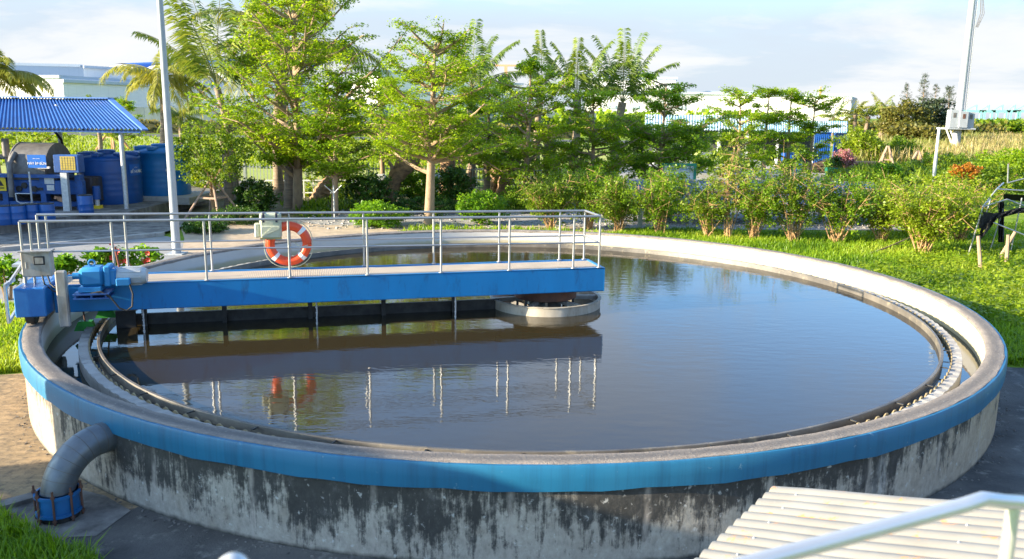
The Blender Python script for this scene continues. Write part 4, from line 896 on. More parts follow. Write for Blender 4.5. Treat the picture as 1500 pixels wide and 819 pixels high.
# ------------------------------------------------------------------ trees
def zat(u, v, y): return YP(u, v, y)[2]
def utree(u, vb, y, tiers_px, tr, label, seed, leaf='tree', lsize=.1, ncl=20, ubase=None, extra_px=(), group='umbrella trees behind the tank', nb=None, rise=.28):
    """tiers given as seen: (photo row, half width in photo pixels)"""
    k = ppm(y); xb = YP(u, vb, y)[0]; tiers = []
    top = min(t[0] for t in tiers_px)
    for (v, hw) in tiers_px: tiers.append((zat(u, v, y), hw / k, nb or (7 if hw / k > 2 else 6)))
    ex = []
    for (u0, v0, u1, v1, dy, r0_, n_) in extra_px:
        p0 = YP(u0, v0, y); q = YP(u1, v1, y + dy); ex.append((p0, q, r0_, n_))
    ht = zat(u, top - 6, y); utop = ubase if ubase else u
    ln = (YP(utop, top, y)[0] - xb, 0)
    return umbrella_tree('umbrella_tree', label, (xb, y), ht, tr, tiers, leaf, lsize, seed, ncl, ln, group, ex, rise=rise)
utree(434, 308, 21.1, [(222, 40), (196, 85), (172, 140), (144, 165), (112, 150), (78, 125), (44, 105), (10, 95), (-25, 80), (-60, 60), (-95, 30)], .22, 'largest umbrella tree, with a thick tan trunk behind the lifebuoy', 11, lsize=.125, ncl=30, ubase=432, rise=.5, nb=6,
      extra_px=[(440, 200, 598, 42, .5, .09, 20), (438, 215, 560, 150, -1, .08, 16), (430, 210, 290, 150, -1, .08, 18), (430, 150, 330, 60, 1, .07, 14)])
utree(626, 334, 16.0, [(216, 80), (194, 125), (162, 140), (128, 122), (94, 100), (62, 70)], .2, 'umbrella tree with a smooth straight trunk in front of the gravel path', 12, ncl=34, lsize=.1, ubase=640, extra_px=[(640, 120, 690, 48, .3, .05, 8), (628, 200, 520, 150, -.6, .06, 12)])
utree(768, 305, 23.2, [(246, 85), (215, 100), (184, 92), (150, 95), (124, 60), (100, 20)], .16, 'dark umbrella tree with a slim tan trunk left of the centre', 13, 'tree', .12, 28, 777)
utree(868, 298, 24.5, [(236, 80), (205, 80), (174, 70), (148, 45)], .15, 'umbrella tree with upswept fork beside the palm with upright fronds', 14, 'tree', .12, 28)
utree(715, 296, 26.5, [(225, 70), (190, 70), (158, 55), (135, 35)], .15, 'dense umbrella tree between the two straight-trunked trees', 15, 'tree_dark', .13, 28)
utree(966, 290, 26.5, [(243, 90), (222, 115), (200, 85), (176, 100), (152, 45), (126, 42)], .14, 'umbrella tree with wide flat tiers above the green notice board', 16, 'tree_dark', .13, 28, 975)
utree(1083, 268, 36.0, [(226, 44), (198, 52), (170, 42), (140, 28)], .14, 'umbrella tree with open tiers in front of the pale shed roof', 17, 'tree', .15, 20)
utree(1117, 262, 41.0, [(222, 40), (194, 44), (164, 36), (134, 20)], .14, 'slender umbrella tree third from the blue sheet panel', 18, 'tree', .15, 20, 1128)
utree(1153, 260, 42.0, [(230, 40), (200, 42), (168, 38), (138, 20)], .15, 'umbrella tree directly in front of the blue sheet panel', 19, 'tree', .15, 20, 1160)
utree(1184, 262, 43.0, [(214, 44), (182, 40), (148, 44)], .14, 'umbrella tree right of the blue sheet panel by the dark stick pile', 20, 'tree', .15, 20, 1195)
utree(492, 322, 18.9, [(250, 45), (216, 66), (182, 70), (148, 60), (122, 40)], .15, 'dark umbrella tree with a white strut round its trunk right of the lifebuoy', 21, 'tree_dark', .12, 28)
utree(560, 292, 27.0, [(215, 55), (180, 60), (145, 45), (115, 30)], .15, 'umbrella tree standing behind the leaning palm stump', 22, 'tree', .13, 18)
utree(180, 232, 66.0, [(196, 28), (184, 34), (170, 30), (158, 20), (150, 12)], .14, 'small umbrella tree just above the blue roof edge', 23, 'tree', .2, 12)
# white strut on the dark tree
p = G(492, 322); st = thing('tree_strut', 'pale forked strut holding up the dark tree', 'strut', (p[0], p[1] - .25, 0)); 
m = MB(); zz = zat(492, 268, 18.7); m.tube([(p[0], p[1] - .25, 0), (p[0], p[1] - .25, zz)], .026, 8); m.tube([(p[0], p[1] - .25, zz - .3), (p[0] - .35, p[1] - .3, zz + .02)], .016, 8); m.tube([(p[0], p[1] - .25, zz - .3), (p[0] + .32, p[1] - .3, zz + .02)], .016, 8); m.obj('prop', MT['galv'], st)
# small round tree with wooden stakes left
ST = solid('stake_wood', (.4, .28, .2), (.28, .19, .14), 9, .8)
def tripod(base, top, hgt, spread, label, group='wooden tree stakes', mat=None, n=4, r_=.05):
    t = thing('tree_stakes', label, 'stakes', (base[0], base[1], 0), group)
    for k in range(n):
        a = k * 2 * math.pi / n + .5; m = MB(); m.tube([(base[0] + spread * math.cos(a), base[1] + spread * math.sin(a), -.02), (base[0] + .06 * math.cos(a), base[1] + .06 * math.sin(a), hgt)], [r_, r_ * .8], 8); m.obj('stake', mat or ST, t)
    m = MB()
    for k in range(n):
        a, a2 = k * 2 * math.pi / n + .5, (k + 1) * 2 * math.pi / n + .5; f = .55; s_ = spread * (1 - f)
        m.bar((base[0] + s_ * math.cos(a), base[1] + s_ * math.sin(a), hgt * f), (base[0] + s_ * math.cos(a2), base[1] + s_ * math.sin(a2), hgt * f), .05, .07)
    m.obj('cross_rail', mat or ST, t); return t
yb_ = 17.2; p = YP(314, 318, yb_)
bush('round_tree', 'small bushy round-headed tree held by wooden stakes near the lamp post', (p[0], yb_, zat(312, 224, yb_)), (1.45, 1.3, 1.25), 330, .1, 'shrub', None, 31, True, 'tree', .2, 22, .2)
tripod((p[0], yb_), None, zat(312, 262, yb_), 1.15, 'dark wooden stakes propping the small round-headed tree', n=4)
p = YP(165, 205, 70); tripod((p[0], 70), None, 2.4, 1.6, 'orange wooden stakes on the verge under the roof edge', mat=MT['log'], r_=.12)
for (u, v0, v1, lab) in ((1297, 214, 253, 'tan wooden stakes beside the orange log pile'), (1341, 221, 258, 'tan wooden stakes left of the short grey pole')):
    y = 47.0; p = YP(u, v1, y); tripod((p[0], y), None, zat(u, v0, y), 1.0, lab, mat=MT['wood'], r_=.09)
# palms
def ppalm(u, v, y, ub, label, seed, fl, nf=18, leaf='palm', tr=.17, **kw):
    top = YP(u, v, y); base = (YP(ub, v, y)[0], y); return palm('coconut_palm', label, base, top, tr, nf, fl, leaf, seed, **kw)
ppalm(238, 112, 34, 226, 'coconut palm with a leaning trunk just left of the lamp post', 41, 3.6, 22, 'palm_yellow', .26, droop=1.25,
      sweep=[(3.05, .62, 1.15), (2.9, .35, .8), (3.4, .1, .75), (.05, .55, 1.15), (.15, .2, 1.0), (-.1, -.1, .95), (1.2, 1.0, .8), (1.9, 1.2, .7), (4.2, .6, .8), (5.0, .5, .9), (.6, -.3, .7), (2.5, -.35, .7), (3.5, -.5, .6), (5.6, -.2, .9), (4.6, -.4, .7), (1.0, .3, .9), (2.2, .4, .8), (5.9, .75, 1.0)])
ppalm(-8, 112, 30, -20, 'coconut palm with yellow fronds at the left edge above the roof', 42, 3.2, 20, 'palm_yellow', .2, sweep=None, droop=1.3)
ppalm(318, 128, 22, 338, 'coconut palm with tall upright fronds right of the lamp post', 43, 5.6, 10, 'palm', .13, droop=.5, sweep=[(1.55, 1.45, .95), (3.0, 1.2, 1.0), (2.6, 1.35, 1.0), (.3, 1.28, .9), (.05, .95, .75), (3.3, .9, .7), (4.5, 1.1, .8), (1.2, .8, .7)])
ppalm(420, 62, 28, 407, 'tall coconut palm rising behind the largest tree', 44, 5.4, 20, 'palm_yellow', .24, droop=1.05)
ppalm(692, 128, 34, 668, 'coconut palm with arched dark fronds behind the middle trees', 45, 4.4, 14, 'palm', .24, droop=.75, sweep=[(3.2, 1.1, 1.0), (.1, 1.05, .85), (1.5, 1.4, 1.0), (3.0, .7, .9), (-.2, .6, .9), (4.5, .9, .8), (2.4, 1.25, .9), (.8, 1.3, .8)])
ppalm(794, 128, 36, 790, 'palm showing one upright spear frond above the dark tree', 46, 3.6, 3, 'palm', .2, droop=.5, lw=.07, sweep=[(1.7, 1.42, 1.0), (2.8, 1.3, .7), (.3, 1.25, .6)])
ppalm(845, 140, 37, 838, 'coconut palm with a dark fan of fronds right of the spear frond', 47, 4.0, 9, 'palm', .24, droop=.6, sweep=[(3.1, 1.05, 1.0), (2.8, 1.3, .9), (1.5, 1.42, .95), (.2, 1.2, 1.0), (.05, .9, 1.0), (4.6, 1.1, .8), (3.3, .6, .7), (-.2, .5, .7)])
ppalm(912, 150, 38, 905, 'coconut palm with tall upright fronds above the wide-tiered tree', 48, 4.6, 12, 'palm', .24, droop=.55, sweep=[(3.2, 1.1, .95), (2.6, 1.3, 1.0), (1.5, 1.48, 1.05), (.6, 1.42, 1.0), (.2, 1.2, .9), (-.1, .95, .9), (4.6, 1.3, .85), (2.9, .8, .8), (.1, .65, .8)])
ppalm(140, 172, 58, 142, 'short palm hidden behind the blue roof ridge', 49, 2.6, 12)
ppalm(265, 172, 62, 268, 'young palm with several stems right of the lamp post', 50, 3.2, 16, 'palm', .18)
for k, (u, v, lab, s_) in enumerate(((1222, 172, 'distant palm left of the blue shed panels', 4), (1252, 168, 'distant palm above the leaning blue panels', 5), (1272, 170, 'distant palm left of the casuarina clump, nearer to the shed', 6), (1292, 160, 'distant palm with the fullest crown left of the scrub', 7), (1306, 166, 'distant palm touching the brown casuarina scrub', 8))):
    ppalm(u, v, 112, u + 1, lab, 60 + k, 3.2, 15, 'palm_yellow' if k % 2 else 'palm', .3, lw=.14, nl=16, group='distant coconut palms')
# palm stumps and old trunks in the garden
def trunk_only(name, label, pts, rad, mat='stump_bark', cat='tree trunk', shards=0, seed=0):
    r = np.random.default_rng(seed); t = thing(name, label, cat, (pts[0][0], pts[0][1], 0), 'old palm trunks in the garden')
    pts = [Vector(p) for p in pts]; L = []
    for k in range(11):
        f = k / 10 * (len(pts) - 1); i = min(int(f), len(pts) - 2); L.append(pts[i].lerp(pts[i + 1], f - i))
    rr = [np.interp(k / 10, np.linspace(0, 1, len(rad)), rad) * (1 + .07 * (-1) ** k) for k in range(11)]
    MB().tube(L, rr, 14).obj('trunk', MT[mat], t)
    for k in range(shards):
        i = r.integers(5, 10); a = r.uniform(0, 6.28); q = L[i] + Vector((math.cos(a), math.sin(a), 0)) * rr[i] * .8; d = Vector((math.cos(a) * .5, math.sin(a) * .5, .9)) * r.uniform(.4, .8)
        m = MB(); m.tube([q, q + d * .5, q + d], [.12, .1, .05], 6); m.obj('frond_stub', MT['wood'], t)
    return t
def TP(lst, y): return [YP(u, v, y) for u, v in lst]
def base0(p): p = list(p); p[0] = np.array([p[0][0], p[0][1], -.05]); return p
trunk_only('palm_trunk', 'leaning palm stump with splintered frond bases left of the straight-trunked tree', base0(TP([(568, 298), (578, 262), (596, 238), (612, 218)], 22.5)), [.3, .34, .46, .4], shards=14, seed=1)
trunk_only('palm_trunk', 'pale smooth palm trunk left of the largest tree', base0(TP([(409, 306), (407, 250), (405, 190), (412, 100)], 24)), [.3, .22, .2, .17], 'palm_bark')
trunk_only('palm_trunk', 'dark fibrous trunk wrapped in vines beside the tan trunk', base0(TP([(424, 310), (425, 250), (427, 205)], 21.6)), [.26, .24, .2], 'palm_bark', shards=3, seed=2)
trunk_only('palm_trunk', 'short fat leaning palm stump behind the white frame', base0(TP([(466, 296), (474, 276), (484, 262)], 25)), [.42, .36, .22])
trunk_only('palm_trunk', 'thick palm trunk with frond stubs behind the round dark bush', base0(TP([(654, 270), (655, 245), (660, 222), (668, 200)], 29)), [.42, .4, .34, .3], shards=12, seed=3)
trunk_only('palm_trunk', 'orange-lit palm stump left of a pair in the middle garden', base0(TP([(725, 282), (728, 262), (730, 240)], 27.5)), [.36, .3, .24], shards=5, seed=4)
trunk_only('palm_trunk', 'darker fat palm stump right of the pair in the middle garden', base0(TP([(736, 284), (741, 262), (748, 236)], 27)), [.4, .38, .3], shards=7, seed=5)
trunk_only('palm_trunk', 'stout palm trunk with an orange ring right of the slim tan trunk', base0(TP([(802, 280), (804, 250), (806, 205)], 28)), [.42, .38, .3], shards=6, seed=6)
trunk_only('palm_trunk', 'pale palm trunk behind the shrubs near the centre', base0(TP([(846, 276), (842, 250), (838, 215)], 30)), [.36, .3, .26], shards=4, seed=7)
trunk_only('palm_trunk', 'slim dark post-like trunk in the middle garden', base0(TP([(714, 284), (713, 250), (712, 235)], 25)), [.2, .15, .14], 'palm_bark')
trunk_only('palm_trunk', 'forked pale trunk beside the white steel frame', base0(TP([(688, 276), (690, 250), (694, 226)], 30)), [.3, .24, .2], 'palm_bark')
trunk_only('palm_trunk', 'leaning grey trunk above the dark clipped bush left', base0(TP([(337, 300), (334, 250), (326, 190)], 22)), [.26, .2, .17], 'palm_bark')
# bushes in the garden (photo centre, half sizes in photo pixels)
def pbush(u, v, hw, hh, y, leaf, label, seed, lsize=.1, n=240, group='clipped bushes behind the tank', **kw):
    k = ppm(y); return bush('bush', label, (YP(u, v, y)[0], y, max(YP(u, v, y)[2], hh / k * .8)), (hw / k, hw / k * .9, hh / k), n, lsize, leaf, group, seed, **kw)
pbush(553, 318, 42, 20, 15.9, 'bush', 'bright green clipped bush on the gravel behind the bridge railing', 71, .1, 320)
pbush(704, 303, 36, 22, 16.9, 'bush', 'bright green rounded bush right of the straight-trunked tree', 72, .1, 300)
pbush(664, 268, 27, 24, 21.5, 'bush_dark', 'round dark bush behind the straight tan trunk', 73, .12, 240)
pbush(538, 278, 38, 24, 20.5, 'bush_dark', 'dark bush in front of the leaning palm stump', 74, .12, 260)
pbush(372, 290, 32, 26, 19.0, 'bush_dark', 'dark green bush left of the pale palm trunk', 75, .12, 260)
pbush(610, 272, 26, 24, 23, 'tree_dark', 'feathery green bush behind the straight-trunked tree', 76, .14, 160)
pbush(625, 300, 65, 12, 20.5, 'bush_dark', 'low dark hedge along the far side of the gravel path', 77, .09, 300)
pbush(775, 288, 45, 14, 21.5, 'tree_dark', 'low spreading green bush at the foot of the slim tan trunk', 78, .1, 200)
pbush(300, 335, 32, 12, 13.8, 'bush_dark', 'low dark ground bush beside the lamp post', 79, .08, 200)
pbush(352, 322, 40, 14, 16.2, 'bush_dark', 'low dark ground bush under the wooden stakes', 80, .08, 220)
pbush(470, 255, 60, 35, 27.5, 'shrub_yellow', 'light yellow-green bush in front of the picket fence', 81, .14, 260)
pbush(310, 262, 40, 22, 26.5, 'shrub_yellow', 'yellow-green bush at the fence behind the staked tree', 82, .14, 180)
pbush(745, 250, 55, 30, 31, 'shrub', 'green thicket behind the palm stumps', 83, .16, 220)
pbush(630, 245, 60, 30, 33, 'tree', 'green thicket behind the leaning stump', 84, .16, 240)
pbush(905, 262, 70, 34, 30, 'shrub', 'loose thicket behind the wide-tiered tree', 85, .15, 280)
pbush(830, 255, 45, 35, 31.5, 'shrub', 'loose thicket behind the stout palm trunk', 86, .15, 220)
pbush(40, 205, 60, 18, 40, 'shrub_yellow', 'yellow-green bush behind the press', 87, .18, 180)
pbush(985, 215, 55, 24, 48, 'tree_dark', 'dark green thicket left of the pale shed roof', 88, .22, 260, clr=.3)
pbush(1060, 238, 50, 16, 44, 'shrub', 'low green bush between the notice board and the shed', 89, .2, 200, clr=.3)
pbush(690, 205, 70, 26, 46, 'tree', 'green thicket far behind the middle trees', 90, .22, 280, clr=.3)
# shrubs along the far rim
def pshrub(u, vb, vt, hw, y, leaf, label, seed, nst=14, dens=9, **kw):
    k = ppm(y); base = (YP(u, vb, y)[0], y); return stem_shrub('shrub', label, base, zat(u, vt, y) * (.96 + .24 * ((seed * 37) % 10) / 10), hw * 1.34 / k, nst + 8, leaf, 'bare-stemmed shrubs along the tank', seed, dens=dens + 3, **kw)
pshrub(806, 338, 262, 44, 15.4, 'shrub', 'leafy shrub just beyond the free end of the bridge', 91, 16, 11)
pshrub(862, 338, 250, 40, 15.8, 'tree_dark', 'darker shrub second from the bridge end', 92, 16, 11)
pshrub(908, 341, 258, 42, 15.3, 'shrub', 'shrub in front of the pale fence post', 93, 15, 11)
pshrub(966, 343, 256, 46, 15.0, 'tree_dark', 'shrub below the green notice board', 94, 16, 11)
pshrub(1036, 349, 262, 44, 14.2, 'shrub', 'shrub left of the thin pale sapling', 95, 15, 10)
pshrub(1103, 353, 252, 46, 13.9, 'tree_dark', 'shrub right of the thin pale sapling', 96, 16, 11)
pshrub(1162, 355, 252, 48, 13.5, 'shrub', 'low-forking shrub below the blue sheet panel', 97, 16, 12)
pshrub(1226, 357, 262, 46, 13.3, 'tree_dark', 'shrub with a bushy orange base under the solar panels', 98, 16, 11)
pshrub(1290, 352, 270, 42, 13.6, 'shrub_yellow', 'yellow-green shrub at the right end of the panels', 99, 16, 11)
pshrub(1352, 376, 260, 56, 11.2, 'shrub_yellow', 'largest bright yellow-green shrub right of the panels', 100, 26, 14, ncl=20)
pshrub(1405, 350, 272, 50, 14.0, 'shrub_yellow', 'yellow-green shrub beside the black net frame', 101, 22, 13, ncl=18)
pshrub(1330, 330, 268, 50, 16.2, 'shrub', 'dense shrub behind the fallen branch', 102, 20, 12, ncl=18)
pshrub(1066, 353, 205, 24, 13.9, 'pale', 'thin young sapling with pale yellow leaves', 103, 3, 14, lsize=.13, ncl=5, cat='sapling', low=.45)
fb = thing('fallen_branch', 'bare fallen branch lying in the grass below the shrubs', 'branch', tuple(G(1300, 365, .1)))
m = MB(); m.tube([G(1268, 374, .03), G(1300, 362, .12), G(1352, 340, .35)], [.035, .028, .015], 7); m.tube([G(1310, 358, .15), G(1330, 358, .1)], [.02, .008], 6); m.obj('branch', MT['wood'], fb)

# ------------------------------------------------------------------ solar panels behind the shrubs
sp_ = thing('solar_array', 'long tilted row of dark blue solar panels on steel legs behind the shrubs', 'solar panels', (10.5, 18.5, 0))
def solar_mat():
    mm, nt, b = newmat('solar_cells'); v = texco(nt)
    sp = node(nt, 'ShaderNodeSeparateXYZ'); nt.links.new(v, sp.inputs[0])
    fx = mth(nt, 'FRACT', mth(nt, 'MULTIPLY', sp.outputs[0], 6.3)); fy = mth(nt, 'FRACT', mth(nt, 'MULTIPLY', sp.outputs[1], 6.3))
    l = mth(nt, 'MAXIMUM', ramp(nt, fx, [(.0, 1.), (.06, 0.)]), ramp(nt, fy, [(.0, 1.), (.06, 0.)]))
    nt.links.new(mix(nt, l, (.012, .03, .12), (.14, .18, .28)), b.inputs['Base Color']); b.inputs['Roughness'].default_value = .15; return mm
SM = solar_mat(); yl, yh = 17.3, 20.4
xa, xb2 = YP(930, 320, yl)[0], YP(1322, 320, yl)[0]; zl, zh = .85, 1.75
zh = zat(1230, 267, yh)
NP = 7; wpx = (xb2 - xa) / NP
for k in range(NP):
    for j in range(2):
        x0, x1 = xa + k * wpx + .03, xa + (k + 1) * wpx - .03; f0, f1 = j * .5 + .005, (j + 1) * .5 - .005
        P = [(x0, yl + (yh - yl) * f0, zl + (zh - zl) * f0), (x1, yl + (yh - yl) * f0, zl + (zh - zl) * f0), (x1, yl + (yh - yl) * f1, zl + (zh - zl) * f1), (x0, yl + (yh - yl) * f1, zl + (zh - zl) * f1)]
        pn = MB().prism(P, (0, .01, -.03)).obj('panel', SM, sp_)
        m = MB(); Pv = [Vector(p) + Vector((0, 0, .012)) for p in P]
        for q in range(4): m.bar(Pv[q], Pv[(q + 1) % 4], .06, .05)
        m.obj('panel_frame', MT['steel'], pn)
    xx = xa + (k + .5) * wpx
    for (yy, zz) in ((yl + .3, zl + .05), (yh - .3, zh - .15)):
        m = MB(); m.bar((xx, yy, -.02), (xx, yy, zz), .09, .09); m.obj('leg', MT['galv'], sp_)
    m = MB(); m.bar((xx, yl + .3, .25), (xx + wpx * .45, yl + .3, zl), .06, .06); m.bar((xx, yl + .35, .25), (xx, yh - .3, zh - .3), .06, .06); m.obj('brace', MT['galv'], sp_)
m = MB(); m.bar((xa, yl + .3, zl - .02), (xb2, yl + .3, zl - .02), .08, .1); m.bar((xa, yh - .3, zh - .2), (xb2, yh - .3, zh - .2), .08, .1); m.obj('beam', MT['galv'], sp_)
# notice board
yn = 25.0; nb = thing('notice_board', 'green framed notice board with a white sheet behind the shrubs', 'notice board', (YP(996, 250, yn)[0], yn, 0))
xl, xr2 = YP(971, 250, yn)[0], YP(1018, 250, yn)[0]; ztp, zbt = zat(996, 241, yn), zat(996, 283, yn)
m = MB(); m.box(((xl + xr2) / 2, yn, (ztp + zbt) / 2), (xr2 - xl - .1, .04, ztp - zbt - .1)); bo = m.obj('board', MT['white_paint'], nb)
m = MB(); m.box(((xl + xr2) / 2, yn - .03, ztp - .2), (xr2 - xl - .3, .02, .1)); m.box(((xl + xr2) / 2 - .1, yn - .03, ztp - .55), (.5, .02, .35)); m.obj('printed_area', solid('pale_blue_print', (.3, .5, .7), (.6, .68, .75), 4, .5), bo)
m = MB(); m.box(((xl + xr2) / 2, yn - .02, ztp), (xr2 - xl + .1, .1, .12)); m.box(((xl + xr2) / 2, yn - .02, zbt), (xr2 - xl - .1, .1, .1)); m.obj('frame', MT['sign_green'], nb)
for xx in (xl, xr2): m = MB(); m.box((xx, yn - .02, ztp / 2 - .03), (.12, .1, ztp - .06)); m.obj('post', MT['sign_green'], nb)
# pale fence post and white frames in the garden
for (u, v0, v1, y, lab) in ((937, 296, 332, 16.6, 'pale square post standing behind the shrubs'),):
    p = YP(u, v1, y); m = MB(); m.box((p[0], y, zat(u, v0, y) / 2), (.16, .16, zat(u, v0, y)), bev=.015); tag(m.obj('fence_post', MT['galv']), lab, 'post')
yf = 28.5; wf = thing('display_stand', 'white rectangular steel frame among the palm stumps', 'frame', (YP(715, 270, yf)[0], yf, 0))
for u in (698, 713, 724): m = MB(); xx = YP(u, 250, yf)[0]; m.bar((xx, yf, 0), (xx, yf, zat(u, 248, yf)), .09, .09); m.obj('leg', MT['white_paint'], wf)
m = MB(); m.bar((YP(697, 0, yf)[0], yf, zat(700, 248, yf)), (YP(726, 0, yf)[0], yf, zat(700, 248, yf)), .09, .09); m.bar((YP(698, 0, yf)[0], yf, zat(700, 264, yf)), (YP(724, 0, yf)[0], yf, zat(700, 264, yf)), .12, .06); m.obj('rail', MT['white_paint'], wf)
yf = 26.0; wf = thing('steel_bench_frame', 'low white pipe frame stretching behind the largest trunk', 'frame', (YP(430, 270, yf)[0], yf, 0))
for u in (388, 420, 445, 459, 490, 520): m = MB(); xx = YP(u, 270, yf)[0]; m.bar((xx, yf, 0), (xx, yf, zat(u, 264, yf)), .05, .05); m.obj('leg', MT['white_paint'], wf)
m = MB(); m.bar((YP(387, 270, yf)[0], yf, zat(430, 265, yf)), (YP(535, 270, yf)[0], yf, zat(430, 263, yf)), .06, .06); m.bar((YP(440, 270, yf)[0], yf, zat(430, 282, yf)), (YP(495, 270, yf)[0], yf, zat(430, 282, yf)), .05, .05); m.obj('rail', MT['white_paint'], wf)
yy = 24; p = YP(640, 258, yy); m = MB(); m.sphere(p, .32, 14, 8, (1.2, .8, .45)); dd = thing('parabolic_dish', 'small white dish on a thin post beside the straight trunk', 'dish', (p[0], yy, 0)); m.obj('dish', MT['white_paint'], dd); MB().tube([(p[0], yy, 0), (p[0], yy, p[2])], .03, 8).obj('stand', MT['galv'], dd)
p = YP(557, 260, 25); m = MB(); m.box((p[0], 25, p[2]), (.55, .4, .32), .2, bev=.06); dd = thing('grey_box', 'small pale grey equipment box left of the leaning stump', 'box', (p[0], 25, 0)); m.obj('box', MT['white_paint'], dd); MB().tube([(p[0], 25, 0), (p[0], 25, p[2] - .1)], .05, 8).obj('stand', MT['galv'], dd)

# picket fence behind the garden
yf = 29.5; fx0, fx1 = YP(270, 270, yf)[0], YP(900, 270, yf)[0]; pf2 = thing('picket_fence', 'grey metal picket fence between the garden and the yellow-green verge', 'fence', ((fx0 + fx1) / 2, yf, 0))
nsec = 7; L = (fx1 - fx0) / nsec
for k in range(nsec):
    m = MB()
    for j in range(18): x = fx0 + (k + (j + .5) / 18) * L; m.box((x, yf, .75), (.035, .025, 1.3))
    for z in (.3, 1.25): m.box((fx0 + (k + .5) * L, yf + .026, z), (L - .1, .025, .05))
    m.obj('panel', solid('fence_grey', (.3, .33, .33), (.24, .27, .27), 4, .6) if k == 0 else bpy.data.materials['fence_grey'], pf2)
for k in range(nsec + 1): m = MB(); m.box((fx0 + k * L, yf, .78), (.08, .08, 1.56)); m.obj('post', bpy.data.materials['fence_grey'], pf2)

# flowering plants on the left outside the rim
def plant(u, v, hw, hh, y, label, seed, flowers=0):
    k = ppm(y); c = YP(u, v, y); t = bush('flowering_plant', label, (c[0], y, c[2]), (hw / k, hw / k * .8, hh / k), 70, .13, 'bush', 'potted-looking plants beside the tank', seed, True, 'plant', .25, 9, .13)
    if flowers:
        r = np.random.default_rng(seed)
        for q in range(flowers):
            f = c + r.normal(size=3) * np.array([hw / k * .6, hw / k * .4, hh / k * .5]) + np.array([0, -hw / k * .6, hh / k * .2]); m = MB(); a0 = r.uniform(0, 6)
            for e in range(5): a = a0 + e * 1.2566; m.add([f, f + np.array([.05 * math.cos(a - .5), -.03, .05 * math.sin(a - .5)]), f + np.array([.065 * math.cos(a), -.04, .065 * math.sin(a)]), f + np.array([.05 * math.cos(a + .5), -.03, .05 * math.sin(a + .5)])], [(0, 1, 2, 3)])
            m.obj('flower', MT['red_petal'], t)
    return t
plant(8, 398, 24, 24, 3.0, 'leafy green plant at the left edge beside the bridge carriage', 111)
plant(96, 386, 16, 12, 3.6, 'small green plant top showing behind the drive motor', 112)
plant(148, 379, 24, 15, 3.9, 'green plant left of the red-flowered one', 113, 2)
plant(202, 377, 32, 15, 4.2, 'green plant covered in red flowers behind the railing', 114, 9)

# ------------------------------------------------------------------ storage yard on the right
ys = 58.0
sd = thing('storage_shed', 'long low shed with a pale green and white sheet roof', 'shed', (YP(1090, 230, ys)[0], ys, 0))
xl, xr2 = YP(940, 190, ys)[0], YP(1238, 190, ys)[0]
def shed_roof(u0, u1, v_e, v_r, y0, y1, mat):
    a, b_, c, d = YP(u0, v_e, y0), YP(u1, v_e + 2, y0), YP(u1, v_r + 2, y1), YP(u0, v_r, y1)
    m = MB(); n_ = 40; vs = []; fs = []
    for k in range(n_ * 2 + 1):
        f = k / (n_ * 2); dz = .05 * (k % 2); p = a + (b_ - a) * f; q = d + (c - d) * f; vs += [(p[0], p[1], p[2] + dz), (q[0], q[1], q[2] + dz)]
    for k in range(n_ * 2): fs.append((2 * k, 2 * k + 2, 2 * k + 3, 2 * k + 1))
    m.add(vs, fs); return m.obj('roof_sheet', mat, sd)
shed_roof(945, 1110, 190, 168, 58, 63, MT['sheet_green']); shed_roof(1108, 1242, 193, 176, 57, 62, MT['sheet_green'])
for u in (960, 1000, 1054, 1095, 1140, 1195, 1230):
    p = YP(u, 192, 58.3); m = MB(); m.bar((p[0], 58.3, 0), (p[0], 58.3, p[2]), .2, .2); m.obj('post', MT['white_paint'], sd)
m = MB(); m.box(((xl + xr2) / 2, 63, 1.6), (xr2 - xl, .1, 3.2)); m.obj('back_wall', solid('shed_wall_dark', (.06, .07, .09), (.1, .1, .1), .8, .8), sd)
m = MB(); m.box(((xl + xr2) / 2 - 2, 59.5, .5), (8, 1.2, 1.0)); m.obj('counter', MT['galv'], sd)
def panel_box(u0, u1, vt, vb, y, d, label, rot=0, z0=None):
    xl, xr2 = YP(u0, vt, y)[0], YP(u1, vt, y)[0]; zt2 = zat((u0 + u1) / 2, vt, y); zb = 0 if z0 is None else z0
    t = thing('sheet_panel', label, 'panel', ((xl + xr2) / 2, y, zb), 'blue metal sheet panels')
    m = MB(); n_ = 16; w_ = xr2 - xl; vs = []; fs = []
    for k in range(n_ + 1):
        dy = .03 * (k % 2); vs += [(xl + w_ * k / n_, y + dy + rot * k / n_, zb), (xl + w_ * k / n_, y + dy + rot * k / n_, zt2), (xl + w_ * k / n_, y + dy + d + rot * k / n_, zt2), (xl + w_ * k / n_, y + dy + d + rot * k / n_, zb)]
    for k in range(n_): b = 4 * k; fs += [(b, b + 4, b + 5, b + 1), (b + 1, b + 5, b + 6, b + 2), (b + 2, b + 6, b + 7, b + 3)]
    fs += [(0, 1, 2, 3), (4 * n_ + 3, 4 * n_ + 2, 4 * n_ + 1, 4 * n_)]
    m.add(vs, fs); m.obj('sheet', MT['blue_sheet'], t); m = MB(); m.bar((xl, y - .05, zt2), (xr2, y - .05 + rot, zt2), .08, .08); m.obj('top_edge', MT['blue_sheet'], t)
panel_box(1150, 1176, 224, 252, 50.5, .9, 'bright blue sheet panel standing behind two tree trunks')
panel_box(1195, 1218, 194, 226, 56.2, .15, 'blue sheet wall panel at the right end of the shed')
panel_box(1223, 1246, 196, 222, 55.0, .15, 'separate blue sheet panel leaning out beyond the shed', .8)
